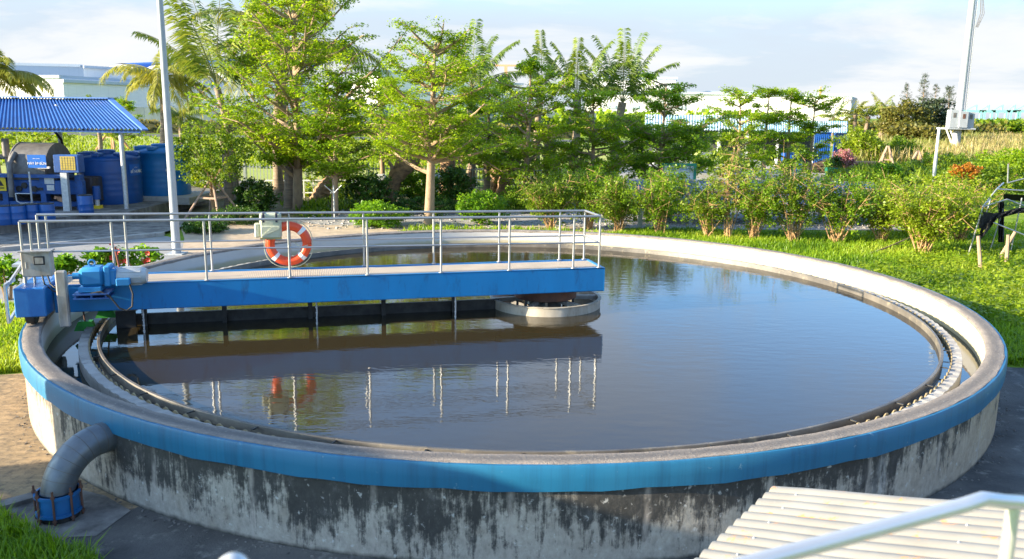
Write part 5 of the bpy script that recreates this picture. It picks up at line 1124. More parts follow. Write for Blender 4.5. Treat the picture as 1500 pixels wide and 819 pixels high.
# piles
r = np.random.default_rng(5); m = MB(); ysx = 50.0
xa, xb3 = YP(1178, 245, ysx)[0], YP(1252, 245, ysx)[0]
for k in range(260):
    f = r.uniform(0, 1); x = xa + (xb3 - xa) * f * .6; z = r.uniform(.05, .3 + 1.0 * f ** .7); y = ysx + r.uniform(-.6, 1.6); L = (xb3 - xa) * .42
    m.tube([(x, y, z * .8 + .03), (x + L * .98, y + r.normal(0, .3), z * .9 + .25 + r.normal(0, .08))], .035, 5)
stuff(m.obj('stick_pile', MT['stick']), 'dark pile of long thin sticks beside the blue shed panels', 'stick pile')
ylg = 46.0; lx0, lx1 = YP(1238, 245, ylg)[0], YP(1298, 245, ylg)[0]; proto = None
ll = ['bottom front', 'bottom middle', 'bottom rear', 'second-row front', 'second-row middle', 'second-row rear', 'upper front', 'upper rear', 'topmost']
for k in range(9):
    row = (0, 0, 0, 1, 1, 1, 2, 2, 3)[k]; col = (0, 1, 2, 0, 1, 2, 0, 1, 0)[k]
    z = .16 + row * .27; y = ylg + col * .34 + row * .15; o = r.uniform(-.3, .3)
    if proto is None:
        t = MB(); t.tube([(-(lx1 - lx0) / 2, 0, 0), (0, .02, .02), ((lx1 - lx0) / 2, 0, 0)], [.15, .14, .12], 10); t = t.obj('log', MT['log']); proto = t
    else: t = proto.copy(); C.objects.link(t)
    t.location = ((lx0 + lx1) / 2 + o, y, z); t.rotation_euler = (0, 0, r.normal(0, .03)); tag(t, 'orange-brown log in the small stack by the stakes, ' + ll[k] + ' one', 'log', 'orange logs in a stack')
yb2 = 44.5; p = YP(1219, 262, yb2); bn = thing('bin', 'dark green wheeled bin beside the pink blossom bush', 'bin', (p[0], yb2, 0)); hz = zat(1219, 246, yb2)
m = MB(); m.prism([(p[0] - .3, yb2, .05), (p[0] + .3, yb2, .05), (p[0] + .36, yb2, hz - .1), (p[0] - .36, yb2, hz - .1)], (0, .6, 0)); m.obj('body', MT['bin_green'], bn)
m = MB(); m.box((p[0], yb2 + .3, hz - .05), (.8, .7, .09), bev=.03); m.obj('lid', MT['bin_green'], bn)
def pb(u, v, hw, hh, y, leaf, label, seed, n=160, ls=.16, group='garden shrubs on the right', cat='bush', clr=.25):
    k = ppm(y); c = YP(u, v, y); return bush('bush', label, (c[0], y, max(c[2], hh / k * .7)), (hw / k, hw / k * .8, hh / k), n, ls, leaf, group, seed, True, cat, .25, 16, clr)
pb(1236, 232, 13, 13, 46, 'pink', 'pink blossoming bush beside the dark stick pile', 121, 110)
pb(1222, 245, 12, 14, 45.2, 'bush_dark', 'dark leafy bush under the pink blossom', 122, 90)
pb(1262, 215, 34, 26, 52, 'shrub_yellow', 'large yellow-green bush behind the orange logs', 123, 300, .2, clr=.3)
pb(1322, 224, 30, 24, 54, 'shrub', 'green bush between the two wooden stakes', 124, 240, .2, clr=.3)
pb(1262, 262, 50, 12, 42, 'shrub_yellow', 'low yellow-flecked bush in front of the orange logs', 125, 260, .14)
pb(1330, 258, 38, 18, 40, 'shrub', 'leafy bush right of the log stack', 126, 240, .15)
pb(1298, 258, 22, 18, 38, 'bush', 'fresh green broad-leaved bush in front of the stakes', 127, 160, .18)
pb(1412, 252, 20, 11, 24, 'orange_leaf', 'bush with orange-red flowering leaves', 128, 130, .12, clr=.15)
pb(1450, 262, 55, 26, 27, 'shrub', 'big green bush behind the black net frame', 129, 360, .14)
pb(1390, 275, 40, 22, 25, 'shrub_yellow', 'yellow-green bush beneath the orange-flowered one', 130, 260, .13)
pb(1480, 240, 45, 18, 38, 'tree', 'fern-like green bush at the right edge', 131, 260, .18)
pb(1395, 240, 60, 14, 44, 'shrub', 'green bush behind the short grey pole', 132, 300, .17)
# short pole
p = YP(1367, 266, 30); po = thing('short_pole', 'thin light-grey pole standing among the bushes below the mast', 'pole', (p[0], 30, 0)); zt2 = zat(1371, 187, 30); MB().tube([(p[0], 30, 0), (p[0], 30, zt2 * .6)], .095, 12).obj('lower_tube', MT['galv'], po); MB().tube([(p[0], 30, zt2 * .6), (p[0], 30, zt2)], .07, 12).obj('upper_tube', MT['white_paint'], po)
# mast
ym = 78.0; p = YP(1402, 195, ym); k = ppm(ym); tw = thing('telecom_mast', 'tall white tapering mast with equipment cabinets at its foot', 'mast', (p[0], ym, 0)); X0 = p[0]
z1 = zat(1402, 187, ym); MB().tube([(X0, ym, 0), (X0, ym, z1), (X0, ym, 24)], [.48, .4, .27], 24).obj('shaft', MT['pole_grey'], tw)
m = MB(); 
for dx in (-.12, .12): m.bar((X0 + .54, ym - .2 + dx, z1 + 1), (X0 + .36, ym - .2 + dx, 23), .05, .05)
for q in range(60): f = q / 60; z = z1 + 1 + f * (22 - z1); m.box((X0 + .54 - .18 * f, ym - .2, z), (.05, .3, .05))
m.obj('ladder', MT['galv'], tw)
m = MB()
for q in range(3): m.tube([(X0 + .55 + .1 * q, ym - .3, zat(1402, 40, ym)), (X0 + .85 + .2 * q, ym - .3, zat(1402, 20, ym)), (X0 + .55 + .08 * q, ym - .3, zat(1402, -20, ym))], .035, 6)
m.obj('cable', MT['grey_dark'], tw)
zp = z1 + .0; m = MB(); m.box((X0 - .2, ym, zp - .1), (3.0, 2.6, .16)); m.obj('platform', MT['pole_grey'], tw)
for (dx, w_, hh, dy) in ((-1.15, .95, 1.9, -.9), (-.2, .95, 1.75, -1.05), (.75, .8, 1.7, -.7)):
    m = MB(); m.box((X0 + dx, ym + dy, zp + hh / 2), (w_, .8, hh), bev=.03); cb2 = m.obj('cabinet', MT['pole_grey'], tw)
    m = MB(); m.box((X0 + dx, ym + dy - .41, zp + hh * .7), (.3, .03, .5)); m.obj('vent', MT['rust'] if dx == -.2 else MT['grey_dark'], cb2)
for dx in (-1.5, -1.1): m = MB(); m.bar((X0 + dx - .2, ym - .9, zp - .15), (X0 + dx + .8, ym - .9, zp - 2.2), .12, .12); m.obj('strut', MT['white_paint'], tw)
# black shade-net frame at the right edge
yq = 10.5; nf_ = thing('net_frame', 'steel pipe frame hung with torn black shade net at the right edge', 'frame', (YP(1480, 340, yq)[0], yq, 0))
def pt(u, v, dy=0): return YP(u, v, yq + dy)
for a, b_ in (((1414, 388), (1440, 302)), ((1440, 302), (1460, 277)), ((1460, 277), (1545, 282)), ((1470, 305), (1446, 380)), ((1497, 290), (1478, 380)), ((1440, 303), (1475, 292)), ((1475, 292), (1545, 318)), ((1455, 326), (1545, 362)), ((1476, 268), (1545, 250)), ((1476, 268), (1477, 240))):
    m = MB(); dy = .8 if a[0] > 1465 else 0; m.tube([pt(*a, dy), pt(*b_, dy)], .022, 8); m.obj('pipe', MT['steel'], nf_)
for (u, v) in ((1440, 302), (1460, 277)):
    q = pt(u, v); m = MB(); m.tube([q, q + np.array([1.3, 1.9, .05])], .022, 8); m.obj('pipe', MT['steel'], nf_)
    if v == 302: m = MB(); m.tube([q + np.array([1.3, 1.9, .05]), (q[0] + 1.0, q[1] + 1.9, -.02)], .022, 8); m.obj('pipe', MT['steel'], nf_)
m = MB(); r = np.random.default_rng(9); W_, Hh_ = 16, 8; vs = []; fs = []
for i in range(W_ + 1):
    for j in range(Hh_ + 1):
        f, q = i / W_, j / Hh_; u = 1434 + 70 * f; v0 = 308 + 4 * math.sin(f * 5); dep = 38 * (1 - min(1, f * 2.6)) + 8; p = YP(u, v0 + dep * q, yq + .1 + .16 * math.sin(i * 1.7 + j) * q); vs.append(p)
for i in range(W_):
    for j in range(Hh_): b = i * (Hh_ + 1) + j; fs.append((b, b + Hh_ + 1, b + Hh_ + 2, b + 1))
m.add(vs, fs, True); m.obj('net', MT['net'], nf_)
m = MB(); vs = []; fs = []
for i in range(9):
    for j in range(7): p = YP(1462 + 9 * i / 8, 295 + 60 * j / 6, yq + .8 + .1 * math.sin(i * 2 + j)); vs.append(p)
for i in range(8):
    for j in range(6): b = i * 7 + j; fs.append((b, b + 7, b + 8, b + 1))
m.add(vs, fs, True); m.add([YP(1470, 284, yq + 1), YP(1545, 288, yq + 1), YP(1545, 300, yq + 1.4), YP(1470, 292, yq + 1.4)], [(0, 1, 2, 3)]); m.obj('net', MT['net'], nf_)
for a, b_, lab in (((1437, 397), (1433, 346), 'upright orange-brown wooden stake under the black net'), ((1463, 380), (1487, 340), 'leaning wooden stake right of the upright one'), ((1474, 388), (1477, 344), 'dark wooden stake crossing the leaning one')):
    m = MB(); p = G(*a); q = YP(*b_, p[1] + .02); m.tube([(p[0], p[1], -.02), q], [.06, .05], 8); tag(m.obj('stake', MT['wood']), lab, 'stake', 'stakes under the net frame')

# ------------------------------------------------------------------ casuarinas, scrub, reeds, far trees
def casuarina(u, vb, vt, hw, y, label, seed, leaf='pine', n=260):
    r = np.random.default_rng(seed); k = ppm(y); x = YP(u, vb, y)[0]; zt2 = zat(u, vt, y); t = thing('casuarina', label, 'tree', (x, y, 0), 'wispy casuarinas in the scrub'); w = MB(); w.tube([(x, y, 0), (x + .2, y, zt2 * .5), (x, y, zt2)], [.18, .1, .02], 7); cen = []
    for q in range(n):
        f = r.uniform(.3, 1); rr = hw / k * (1.15 - f) * 1.4 * r.uniform(.2, 1); a = r.uniform(0, 6.28); z = zt2 * f; e = np.array([x + rr * math.cos(a), y + rr * math.sin(a), z + rr * .5]); cen.append(e)
        if q % 5 == 0: w.tube([(x, y, z - rr * .2), e], [.03, .01], 4, False)
    cen = np.array(cen); P = clusters(cen, 10, (.25, .25, .22), r); w.obj('trunk', MT['palm_bark'], t); np_obj('crown', leaf_quads(P, .24, 0, 5, 0, r), 4, LM[leaf], t, r.uniform(0, 1, len(P)))
casuarina(1322, 195, 122, 14, 118, 'wispy casuarina standing left of the tallest one', 141, n=110)
casuarina(1346, 195, 110, 17, 120, 'tallest dark casuarina with a pointed top', 142, n=200)
casuarina(1364, 195, 124, 14, 119, 'thin casuarina right of the tallest one', 143, n=140)
casuarina(1384, 195, 128, 20, 117, 'spreading dark casuarina next to the mast', 144, n=280)
pb(1325, 178, 36, 26, 108, 'olive', 'brownish scrub bush under the casuarinas', 145, 360, .4, 'scrub bushes', clr=.6)
pb(1362, 172, 28, 26, 112, 'pine', 'dark scrub bush left of the mast', 146, 300, .4, 'scrub bushes', clr=.6)
pb(1340, 196, 40, 14, 98, 'olive', 'yellow-brown scrub at the edge of the reeds', 147, 320, .4, 'scrub bushes', clr=.6)
r = np.random.default_rng(77)
def spread(poly_px, n, y0, y1):
    pass
def band(n, u0, u1, y0, y1, pw=1.0):
    y = y0 + (y1 - y0) * r.random(n) ** pw; u = r.uniform(u0, u1, n); x = CAM[0] + (u - 750) / FPX * (y - CAM[1]) * 1.02; return np.stack([x, y, np.zeros(n)], 1)
pts = band(11000, 1235, 1570, 50, 150, 1.4); pat = np.sin(pts[:, 0] * .35) * np.sin(pts[:, 1] * .22 + 1); tone = np.clip(.55 + .4 * pat, 0, 1)
grass_field('reeds', 'wide field of dry tan and green reeds', pts, 1.0, 2.3, .16, LM['reed'], 3, .35, 'reeds', 4, tone)
pts = band(5000, 1240, 1570, 36, 70, 1.0); grass_field('tall_weeds', 'tall green weeds in front of the reeds', pts, .5, 1.5, .14, LM['shrub'], 3, .5, 'weeds', 5)
def far_wood(name, label, u0, u1, y, vlo, vhi, leaf, n, seed, ls=1.0):
    r = np.random.default_rng(seed); k = ppm(y); u = r.uniform(u0, u1, n); x = CAM[0] + (u - 750) / FPX * (y - CAM[1]); yy = y + r.uniform(-12, 12, n)
    top = zat(750, vhi, y) * (.62 + .38 * np.abs(np.sin(u * .11 + seed) * np.sin(u * .047 + 1))); z = r.uniform(0, 1, n) ** .8 * top; P = clusters(np.stack([x, yy, z], 1), 9, (1.4, 1.4, 1.0), r); P[:, 2] = np.maximum(P[:, 2], .1)
    return stuff(np_obj(name, leaf_quads(P, ls, .2, 1.6, 0, r), 4, LM[leaf], None, r.uniform(0, 1, len(P))), label, 'trees')
far_wood('tree_line', 'far line of trees and palms right of the mast', 1405, 1560, 210, 190, 166, 'shrub', 1500, 1, 1.1)
far_wood('tree_line', 'low far greenery between the shed and the casuarinas', 1200, 1420, 190, 195, 172, 'olive', 1600, 2, 1.0)
far_wood('tree_line', 'far greenery below the warehouses behind the middle trees', 560, 1120, 160, 190, 160, 'tree', 2200, 3, 1.0)
# clipped hedge and screen along the far road
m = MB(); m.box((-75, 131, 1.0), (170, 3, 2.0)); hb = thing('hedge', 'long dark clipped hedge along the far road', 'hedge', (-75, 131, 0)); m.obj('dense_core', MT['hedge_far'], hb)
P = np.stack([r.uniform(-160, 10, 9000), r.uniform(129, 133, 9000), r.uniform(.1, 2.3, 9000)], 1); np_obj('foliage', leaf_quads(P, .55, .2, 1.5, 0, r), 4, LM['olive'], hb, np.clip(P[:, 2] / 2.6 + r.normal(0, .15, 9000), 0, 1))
sf = thing('screen_fence', 'grey-green mesh screen fence in front of the warehouses', 'fence', (-60, 150, 0))
for k in range(20): m = MB(); m.box((-140 + k * 8, 150, 2.2), (7.9, .12, 4.4)); m.obj('panel', MT['screen'], sf)

# ------------------------------------------------------------------ warehouses
def cladding(name, c, sc_=1.1):
    mm, nt, b = newmat(name); sp = node(nt, 'ShaderNodeSeparateXYZ'); tc = node(nt, 'ShaderNodeTexCoord'); nt.links.new(tc.outputs['Object'], sp.inputs[0])
    f = mth(nt, 'FRACT', mth(nt, 'MULTIPLY', mth(nt, 'ADD', sp.outputs[0], sp.outputs[1]), sc_ * .3)); l = ramp(nt, f, [(0., .85), (.05, 1.)]); n1 = noise(nt, tc.outputs['Object'], .06, 4)
    col = mix(nt, 1.0, ramp(nt, n1, [(.3, c), (.7, tuple(x * .9 for x in c))]), l, 'MULTIPLY'); nt.links.new(col, b.inputs['Base Color']); b.inputs['Roughness'].default_value = .55; return mm
CW = cladding('white_cladding_panels', (.76, .75, .73)); CG = cladding('grey_and_shade_panels', (.4, .46, .53))
def ware(name, label, u0, u1, vt, y, depth, skew=0, mat=CW, z0=0, windows=True, parent=None):
    a = YP(u0, vt, y); b_ = YP(u1, vt, y + skew); h = (a[2] + b_[2]) / 2
    t = parent or thing('warehouse', label, 'warehouse', (a[0], y, 0), 'white factory halls beyond the trees')
    n_ = Vector((-(b_[1] - a[1]), b_[0] - a[0], 0)).normalized() * depth
    P = [(a[0], a[1], z0), (b_[0], b_[1], z0), (b_[0] + n_.x, b_[1] + n_.y, z0), (a[0] + n_.x, a[1] + n_.y, z0)]
    MB().prism(P, (0, 0, h - z0)).obj('wall', mat, t)
    P2 = [(a[0] - .5, a[1] - .5, h), (b_[0] + .5, b_[1] - .5, h), (b_[0] + n_.x + .5, b_[1] + n_.y, h), (a[0] + n_.x - .5, a[1] + n_.y, h)]
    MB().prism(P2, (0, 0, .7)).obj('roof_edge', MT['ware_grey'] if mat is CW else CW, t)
    if windows:
        d = (Vector(b_) - Vector(a)); 
        for k in range(7):
            f = (k + .5) / 7; c = Vector(a) + d * f; c.z = h * .62; m = MB(); m.box((c.x, c.y - .08, c.z), (2.2, .2, 1.0), math.atan2(d.y, d.x)); m.obj('window', MT['ware_grey'], t)
    return t
# left group: the front faces look left into the sun, the longer faces look right and are in shade
w1 = ware('w', 'long low white hall behind the left palm, with a shaded right-hand side', -60, 92, 121, 200, 60, -14)
ware('w', '', 92, 330, 122, 186, 55, 60, CW, 0, False, w1)
w2 = ware('w', 'taller white hall with a grey shaded side above the long low one', 30, 122, 101, 238, 40, -16)
ware('w', '', 122, 150, 102, 222, 30, 30, CG, 0, False, w2)  # white hall's right face: its shade is put into the grey colour
w3 = thing('warehouse', 'white hall with two arched gables and a blue roof', 'warehouse', (YP(180, 120, 260)[0], 260, 0), 'white factory halls beyond the trees')
for (u0, u1, vt, vs_) in ((150, 203, 94, 104), (205, 262, 95, 105), (262, 330, 97, 107)):
    pts_ = []
    for q in range(13): f = q / 12; pts_.append(YP(u0 + (u1 - u0) * f, vs_ - (vs_ - vt) * math.sin(f * math.pi) ** .8, 260))
    poly = [(pts_[0][0], 260, 0), (pts_[-1][0], 260, 0)] + [tuple(p) for p in pts_[::-1]]; MB().prism(poly, (14, 60, 0)).obj('gable', CW, w3)
    rf = MB(); vs = []; 
    for p in pts_: vs += [(p[0] + .3, 260.6, p[2] + .3), (p[0] + 16, 322, p[2] * 1.2 + 2.2)]
    rf.add(vs, [(2 * i, 2 * i + 2, 2 * i + 3, 2 * i + 1) for i in range(12)]); rf.obj('roof', MT['ware_blue'], w3)
ware('w', 'white hall seen between the largest tree and the next', 556, 690, 108, 240, 50, 10)
ware('w', 'white hall behind the orange tower crane', 688, 765, 124, 262, 50, 6)
ware('w', 'white hall behind the palm with upright fronds', 858, 990, 116, 250, 50, -4)
w5 = ware('w', 'long white hall with a blue-grey rooftop unit right of the palms', 880, 1120, 138, 235, 50, -3)
ub = YP(998, 131, 233); m = MB(); m.box((ub[0], 240, ub[2]), (4.5, 6, 3.2)); m.obj('rooftop_unit', CG, w5)
ware('w', 'white hall with a low parapet beside the lettered one', 1040, 1115, 137, 262, 40, 0)
w6 = ware('w', 'lettered white hall with a dark right-hand side behind the slender trees', 1095, 1248, 141, 225, 45, -8, windows=False)
a = YP(1248, 141, 217); b_ = YP(1256, 141, 240); MB().prism([(a[0] + .05, a[1], 0), (b_[0], b_[1], 0), (b_[0], b_[1], a[2] - .05), (a[0] + .05, a[1], a[2] - .05)], (-.04, .3, 0)).obj('side_wall', MT['ware_grey'], w6)  # right-hand end of the white hall, shade coloured in as grey
p = YP(1238, 146.5, 217.0); text_obj('lettering', 'Artour', 2.3, MT['grey_dark'], Matrix.Translation((p[0], p[1] - .2, p[2])) @ Matrix.Rotation(-.05, 4, 'Z') @ Matrix.Rotation(R(90), 4, 'X'), w6)
# cranes
yc = 420; tc_ = thing('tower_crane', 'small orange tower crane far beyond the middle trees', 'crane', (YP(741, 120, yc)[0], yc, 0))
m = MB(); x = YP(741, 100, yc)[0]; m.bar((x, yc, 0), (x, yc, zat(741, 97, yc)), 1.6, 1.6); m.obj('tower', MT['orange_far'], tc_)
m = MB(); zj = zat(741, 96, yc); m.bar((YP(715, 96, yc)[0], yc, zj), (YP(763, 96, yc)[0], yc, zj), .8, .9); m.obj('jib', MT['orange_far'], tc_); m = MB(); m.box((YP(760, 96, yc)[0], yc, zj - .5), (3, 1.5, 1.6)); m.obj('counterweight', MT['grey_dark'], tc_)
yc = 520
for k, (u, wd, lab) in enumerate(((1428, 14, 'teal port gantry crane nearest to the mast'), (1446, 10, 'teal port gantry crane second from the mast'), (1466, 12, 'teal port gantry crane in the middle of the far row'), (1484, 9, 'teal port gantry crane second from the right edge'), (1500, 14, 'teal port gantry crane at the right edge'))):
    x = YP(u, 175, yc)[0]; t = thing('gantry_crane', lab, 'crane', (x, yc, 0), 'teal port cranes'); zt2 = zat(u, 163, yc); w_ = wd * .38
    for sx in (-1, 1): m = MB(); m.bar((x + sx * w_ * .6, yc, 0), (x + sx * w_ * .6, yc, zt2), 1.1, 1.1); m.obj('leg', MT['teal'], t)
    m = MB(); m.bar((x - w_ * 1.5, yc, zt2), (x + w_ * 1.2, yc, zt2), 1.0, 1.4); m.obj('boom', MT['teal'], t); m = MB(); m.bar((x, yc, zt2), (x, yc, zt2 + 4), .9, .9); m.bar((x, yc, zt2 + 4), (x - w_ * 1.3, yc, zt2), .4, .4); m.obj('apex_mast', MT['teal'], t)
    if k in (0, 1, 3): m = MB(); m.box((x - 2, yc - 60, zt2 * .72), (4.5, 3, 2.2)); tag(m.obj('container_stack', solid('red_containers' + str(k), (.5, .15, .12), (.4, .12, .1), .2, .6)), 'red container stack below the ' + ('nearest', 'second', '', 'fourth')[k] + ' port crane from the mast', 'containers', 'red container stacks')
p = YP(1201, 140, 300); m = MB(); m.bar((p[0], 300, 0), (p[0], 300, zat(1201, 127, 300)), .6, .6); tag(m.obj('radio_mast', MT['orange_far']), 'thin red and white mast behind the lettered hall', 'mast')
# ------------------------------------------------------------------ white corrugated roof in the foreground
P0 = G(1135, 711, 1.62); P1 = G(1018, 821, 1.62)
gdir = (P0 - P1); gdir /= np.linalg.norm(gdir); edir = np.array([gdir[1], -gdir[0], 0.0]); edir[2] = .215
fr = thing('shelter_roof', 'white corrugated sheet roof with rust spots on a low shelter below the camera', 'roof', (P0[0] + 1, P0[1] - 1, 0))
NW, NL = 33, 14; pitch = .128; vs = []; fs = []; sub = 10
for i in range(NW * sub + 1):
    ph = (i % sub) / sub * 2 * math.pi; dz = .014 * (abs(math.sin(ph / 2)) ** .8 * 2 - 1)
    for j in range(NL + 1):
        p = P0 - gdir * (i / sub) * pitch + edir * (j / NL) * 3.6 + np.array([0, 0, dz + .004 * math.sin(j * 1.3 + i * .02)]); vs.append(tuple(p))
for i in range(NW * sub):
    for j in range(NL): b = i * (NL + 1) + j; fs.append((b, b + 1, b + NL + 2, b + NL + 1))
def roofw_mat():
    mm, nt, b = newmat('white_roof_with_rust'); v = texco(nt); n1 = noise(nt, v, 3, 5, .6); n2 = noise(nt, texco(nt, 'Object', (2.2, 3.5, 2), (0, 0, .58)), 2.6, 4, .6); n3 = noise(nt, v, 24, 5, .7)
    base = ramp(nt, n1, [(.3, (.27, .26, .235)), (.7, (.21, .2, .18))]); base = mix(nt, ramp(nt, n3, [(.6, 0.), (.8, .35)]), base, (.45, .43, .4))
    rm = mth(nt, 'MULTIPLY', ramp(nt, n2, [(.6, 0.), (.66, 1.)]), ramp(nt, n3, [(.42, 0.), (.55, .9)])); nt.links.new(mix(nt, rm, base, (.55, .25, .08)), b.inputs['Base Color']); b.inputs['Roughness'].default_value = .45; return mm
MB().add(vs, fs, True).obj('roof_sheet', roofw_mat(), fr, R(80))
sm_ = None
for i in range(1, 32, 2):
    for j in (.06, .36, .66, .94):
        p = P0 - gdir * (i + .5) * pitch + edir * j * 3.6 + np.array([0, 0, .016])
        if sm_ is None: q_ = MB(); q_.tube([(0, 0, -.004), (0, 0, .004)], .009, 8); q_.tube([(0, 0, .004), (0, 0, .01)], .005, 6); sm_ = q_.obj('screw', MT['galv'], fr)
        else: o_ = sm_.copy(); C.objects.link(o_); o_.parent = fr; sm_ = o_
        sm_.location = Vector(p)
for (i, j) in ((1, .1), (1, .95), (14, .1), (14, .95)):
    p = P0 - gdir * i * pitch + edir * j * 3.6; m = MB(); m.bar((p[0], p[1], 0), (p[0], p[1], p[2] - .07), .08, .08); m.obj('post', MT['galv'], fr)
for i in (1, 14):
    a = P0 - gdir * i * pitch + edir * .1; b_ = P0 - gdir * i * pitch + edir * 3.55; m = MB(); m.bar((a[0], a[1], a[2] - .05), (b_[0], b_[1], b_[2] - .05), .06, .06); m.obj('beam', MT['galv'], fr)
# stainless stair railing close to the camera
def D(u, v, d): return CAM + ray(u, v) * d
hr = thing('stair_handrail', 'shiny stainless steel stair handrail close to the camera', 'handrail', tuple(D(1480, 800, 1.8) - np.array([0, 0, 1])))
A_, B_, C_ = D(1060, 836, 1.62), D(1440, 733, 1.86), D(1560, 741, 2.0)
A2 = A_ + (A_ - B_) * .8
m = MB(); m.tube([A2, A_, A_ + (B_ - A_) * .5, B_ - (B_ - A_) * .09, B_ + (np.array([0, 0, .003])), B_ + (C_ - B_) * .22, C_], .017, 24); m.obj('top_rail', MT['steel_soft'], hr)
q = B_ + (C_ - B_) * .36; m = MB(); m.tube([q, q + np.array([0, 0, -1.1])], .015, 18); m.obj('post', MT['steel_soft'], hr)
# ball cap of the railing post below the camera
q = D(341, 836, 1.5); bc = thing('railing_post', 'steel railing post with a rounded cap at the bottom edge', 'post', (q[0], q[1], q[2] - 1))
m = MB(); m.sphere(q, .032, 18, 12); m.obj('cap', MT['steel_soft'], bc); MB().tube([q - np.array([0, 0, .02]), q - np.array([0, 0, 1])], .022, 14).obj('post', MT['steel_soft'], bc)

# ------------------------------------------------------------------ unseen buildings added outside the frame, shaped to cast shade
SAZ, SEL = R(197), R(16.3)
dv = np.array([-math.cos(SAZ), -math.sin(SAZ)])       # where shadows run
nv = np.array([-dv[1], dv[0]])
def TS(t, s, z): return tuple(dv * t + nv * s) + (z,)
pb_ = thing('shade_building', 'unseen grey building with blue roof, added to shade the near tank wall', 'building', TS(-14, -4, 0))  # added out of view, outline shaped for the shade edge on wall and rim
def wallp(prof, t0, t1): 
    m = MB(); m.prism([TS(t0, s, z) for s, z in prof], (dv[0] * (t1 - t0), dv[1] * (t1 - t0), 0)); return m
wallp([(-4.8, 0), (-4.8, 3.0), (-7.6, 3.9), (-8.3, 3.85), (-8.3, 0)], -18, -14.2).obj('wall', MT['conc_dirty'], pb_)
wallp([(-3.85, 2.95), (-7.55, 4.14), (-8.5, 3.95), (-8.5, 4.08), (-7.55, 4.3), (-3.8, 3.12)], -18.4, -14).obj('roof', MT['blue_roof'], pb_)
m = MB(); m.box(TS(-14.18, -6.2, 1.0), (.9, .06, 2.0), SAZ + R(90)); m.obj('door', MT['blue_mach'], pb_)
of = thing('road_shade_block', 'unseen plain white low block added left of view to shade the road', 'building', TS(-24, 20, 0))  # second unseen block, added only to put the road in shade
wallp([(14.6, 0), (27, 0), (27, 4.5), (14.6, 4.5)], -30, -22).obj('wall', MT['white_paint'], of)
wallp([(14.2, 4.51), (27.4, 4.51), (27.4, 4.7), (14.2, 4.7)], -30.4, -21.6).obj('roof', MT['blue_roof'], of)

# ------------------------------------------------------------------ grass
r = np.random.default_rng(21)
def inpoly(x, y, poly):
    ins = np.zeros(len(x), bool); n = len(poly)
    for i in range(n):
        (x1, y1), (x2, y2) = poly[i], poly[(i + 1) % n]; c = ((y1 > y) != (y2 > y)) & (x < (x2 - x1) * (y - y1) / (y2 - y1 + 1e-12) + x1); ins ^= c
    return ins
def fill(poly, n, hole=8.05, power=0):
    poly = [tuple(p[:2]) for p in poly]; xs = [p[0] for p in poly]; ys = [p[1] for p in poly]; out = []
    while sum(map(len, out)) < n:
        x = r.uniform(min(xs), max(xs), n); y = r.uniform(min(ys), max(ys), n); k = inpoly(x, y, poly) & (x * x + y * y > hole * hole); d = (x - CAM[0]) ** 2 + (y - CAM[1]) ** 2
        k &= r.random(n) < np.clip(260 / d, .25, 1); out.append(np.stack([x[k], y[k], np.zeros(k.sum())], 1))
    return np.concatenate(out)[:n]
def tone_of(p, s=1.0): return np.clip(.5 + .25 * np.sin(p[:, 0] * 1.1 * s + np.sin(p[:, 1] * .7)) + .2 * np.sin(p[:, 1] * 1.9 * s + 1.3 * np.sin(p[:, 0] * .9 * s)), 0, 1)
right = [(0.2, 8), (3.3, 9.4), (3.2, 14.2), (5, 16.2), (11, 15.4), (14, 15.5), (22, 20), (24, 8), (16, -3), (10, -4.5), (9.2, -1.4), (8.2, -.5)]
pts = fill(right, 34000); grass_field('grass', 'bright green grass right of the tank', pts, .08, .22, .03, LM['grass'], 4, .7, 'grass', 31, tone_of(pts))
pts = fill([(5, 12), (5.5, 16), (14, 15), (22, 16), (23, 6), (12, 6)], 700); pts = pts[r.random(len(pts)) < .8]
grass_field('seed_grass', 'tall pale seeding grass among the shrubs', pts, .2, .42, .02, LM['grass'], 2, .45, 'grass', 32)
pts = fill([(9.5, 2), (9.0, 7), (12, 10), (22, 16), (22, 4), (14, -1)], 4200)
Q = pts + np.stack([r.normal(0, .1, len(pts)), r.normal(0, .1, len(pts)), r.uniform(.06, .3, len(pts))], 1); Q = clusters(Q, 5, (.12, .12, .08), r); Q[:, 2] = np.maximum(Q[:, 2], .03)
stuff(np_obj('ground_cover', leaf_quads(Q, .095, .55, 1.4, 0, r), 4, LM['shrub_yellow'], None, np.clip(np.repeat(tone_of(pts), 5) * .6 + r.uniform(0, .4, len(Q)), 0, 1)), 'low broad-leaved creeping plants in the grass on the right', 'ground cover')
left = [(-8.0, 2.6), (-12.5, 2.2), (-14, -1), (-12.4, -3.3), (-9.8, -2.6), (-8.0, -2.25)]
pts = fill(left, 9000); grass_field('grass', 'bright green lawn left of the tank rim', pts, .08, .2, .03, LM['grass'], 4, .6, 'grass', 33, tone_of(pts))
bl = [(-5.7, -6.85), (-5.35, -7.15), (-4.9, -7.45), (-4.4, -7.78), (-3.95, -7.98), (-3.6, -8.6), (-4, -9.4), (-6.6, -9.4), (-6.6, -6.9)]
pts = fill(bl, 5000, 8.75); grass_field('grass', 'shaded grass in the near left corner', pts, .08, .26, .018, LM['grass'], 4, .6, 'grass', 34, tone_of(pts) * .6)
mid = pix([(600, 336), (905, 340), (900, 330), (760, 326), (600, 330)]); mid = [tuple(p) for p in mid]
pts = fill([(-4.5, 8.6), (4, 8.6), (4.2, 14.6), (1, 15.6), (-3.8, 15.8)], 2600, 9.2); kk = pts[:, 1] > 13.2; pts = pts[kk]
grass_field('weeds', 'low weeds along the gravel edge behind the tank', pts, .1, .25, .04, LM['grass'], 4, .6, 'weeds', 35)
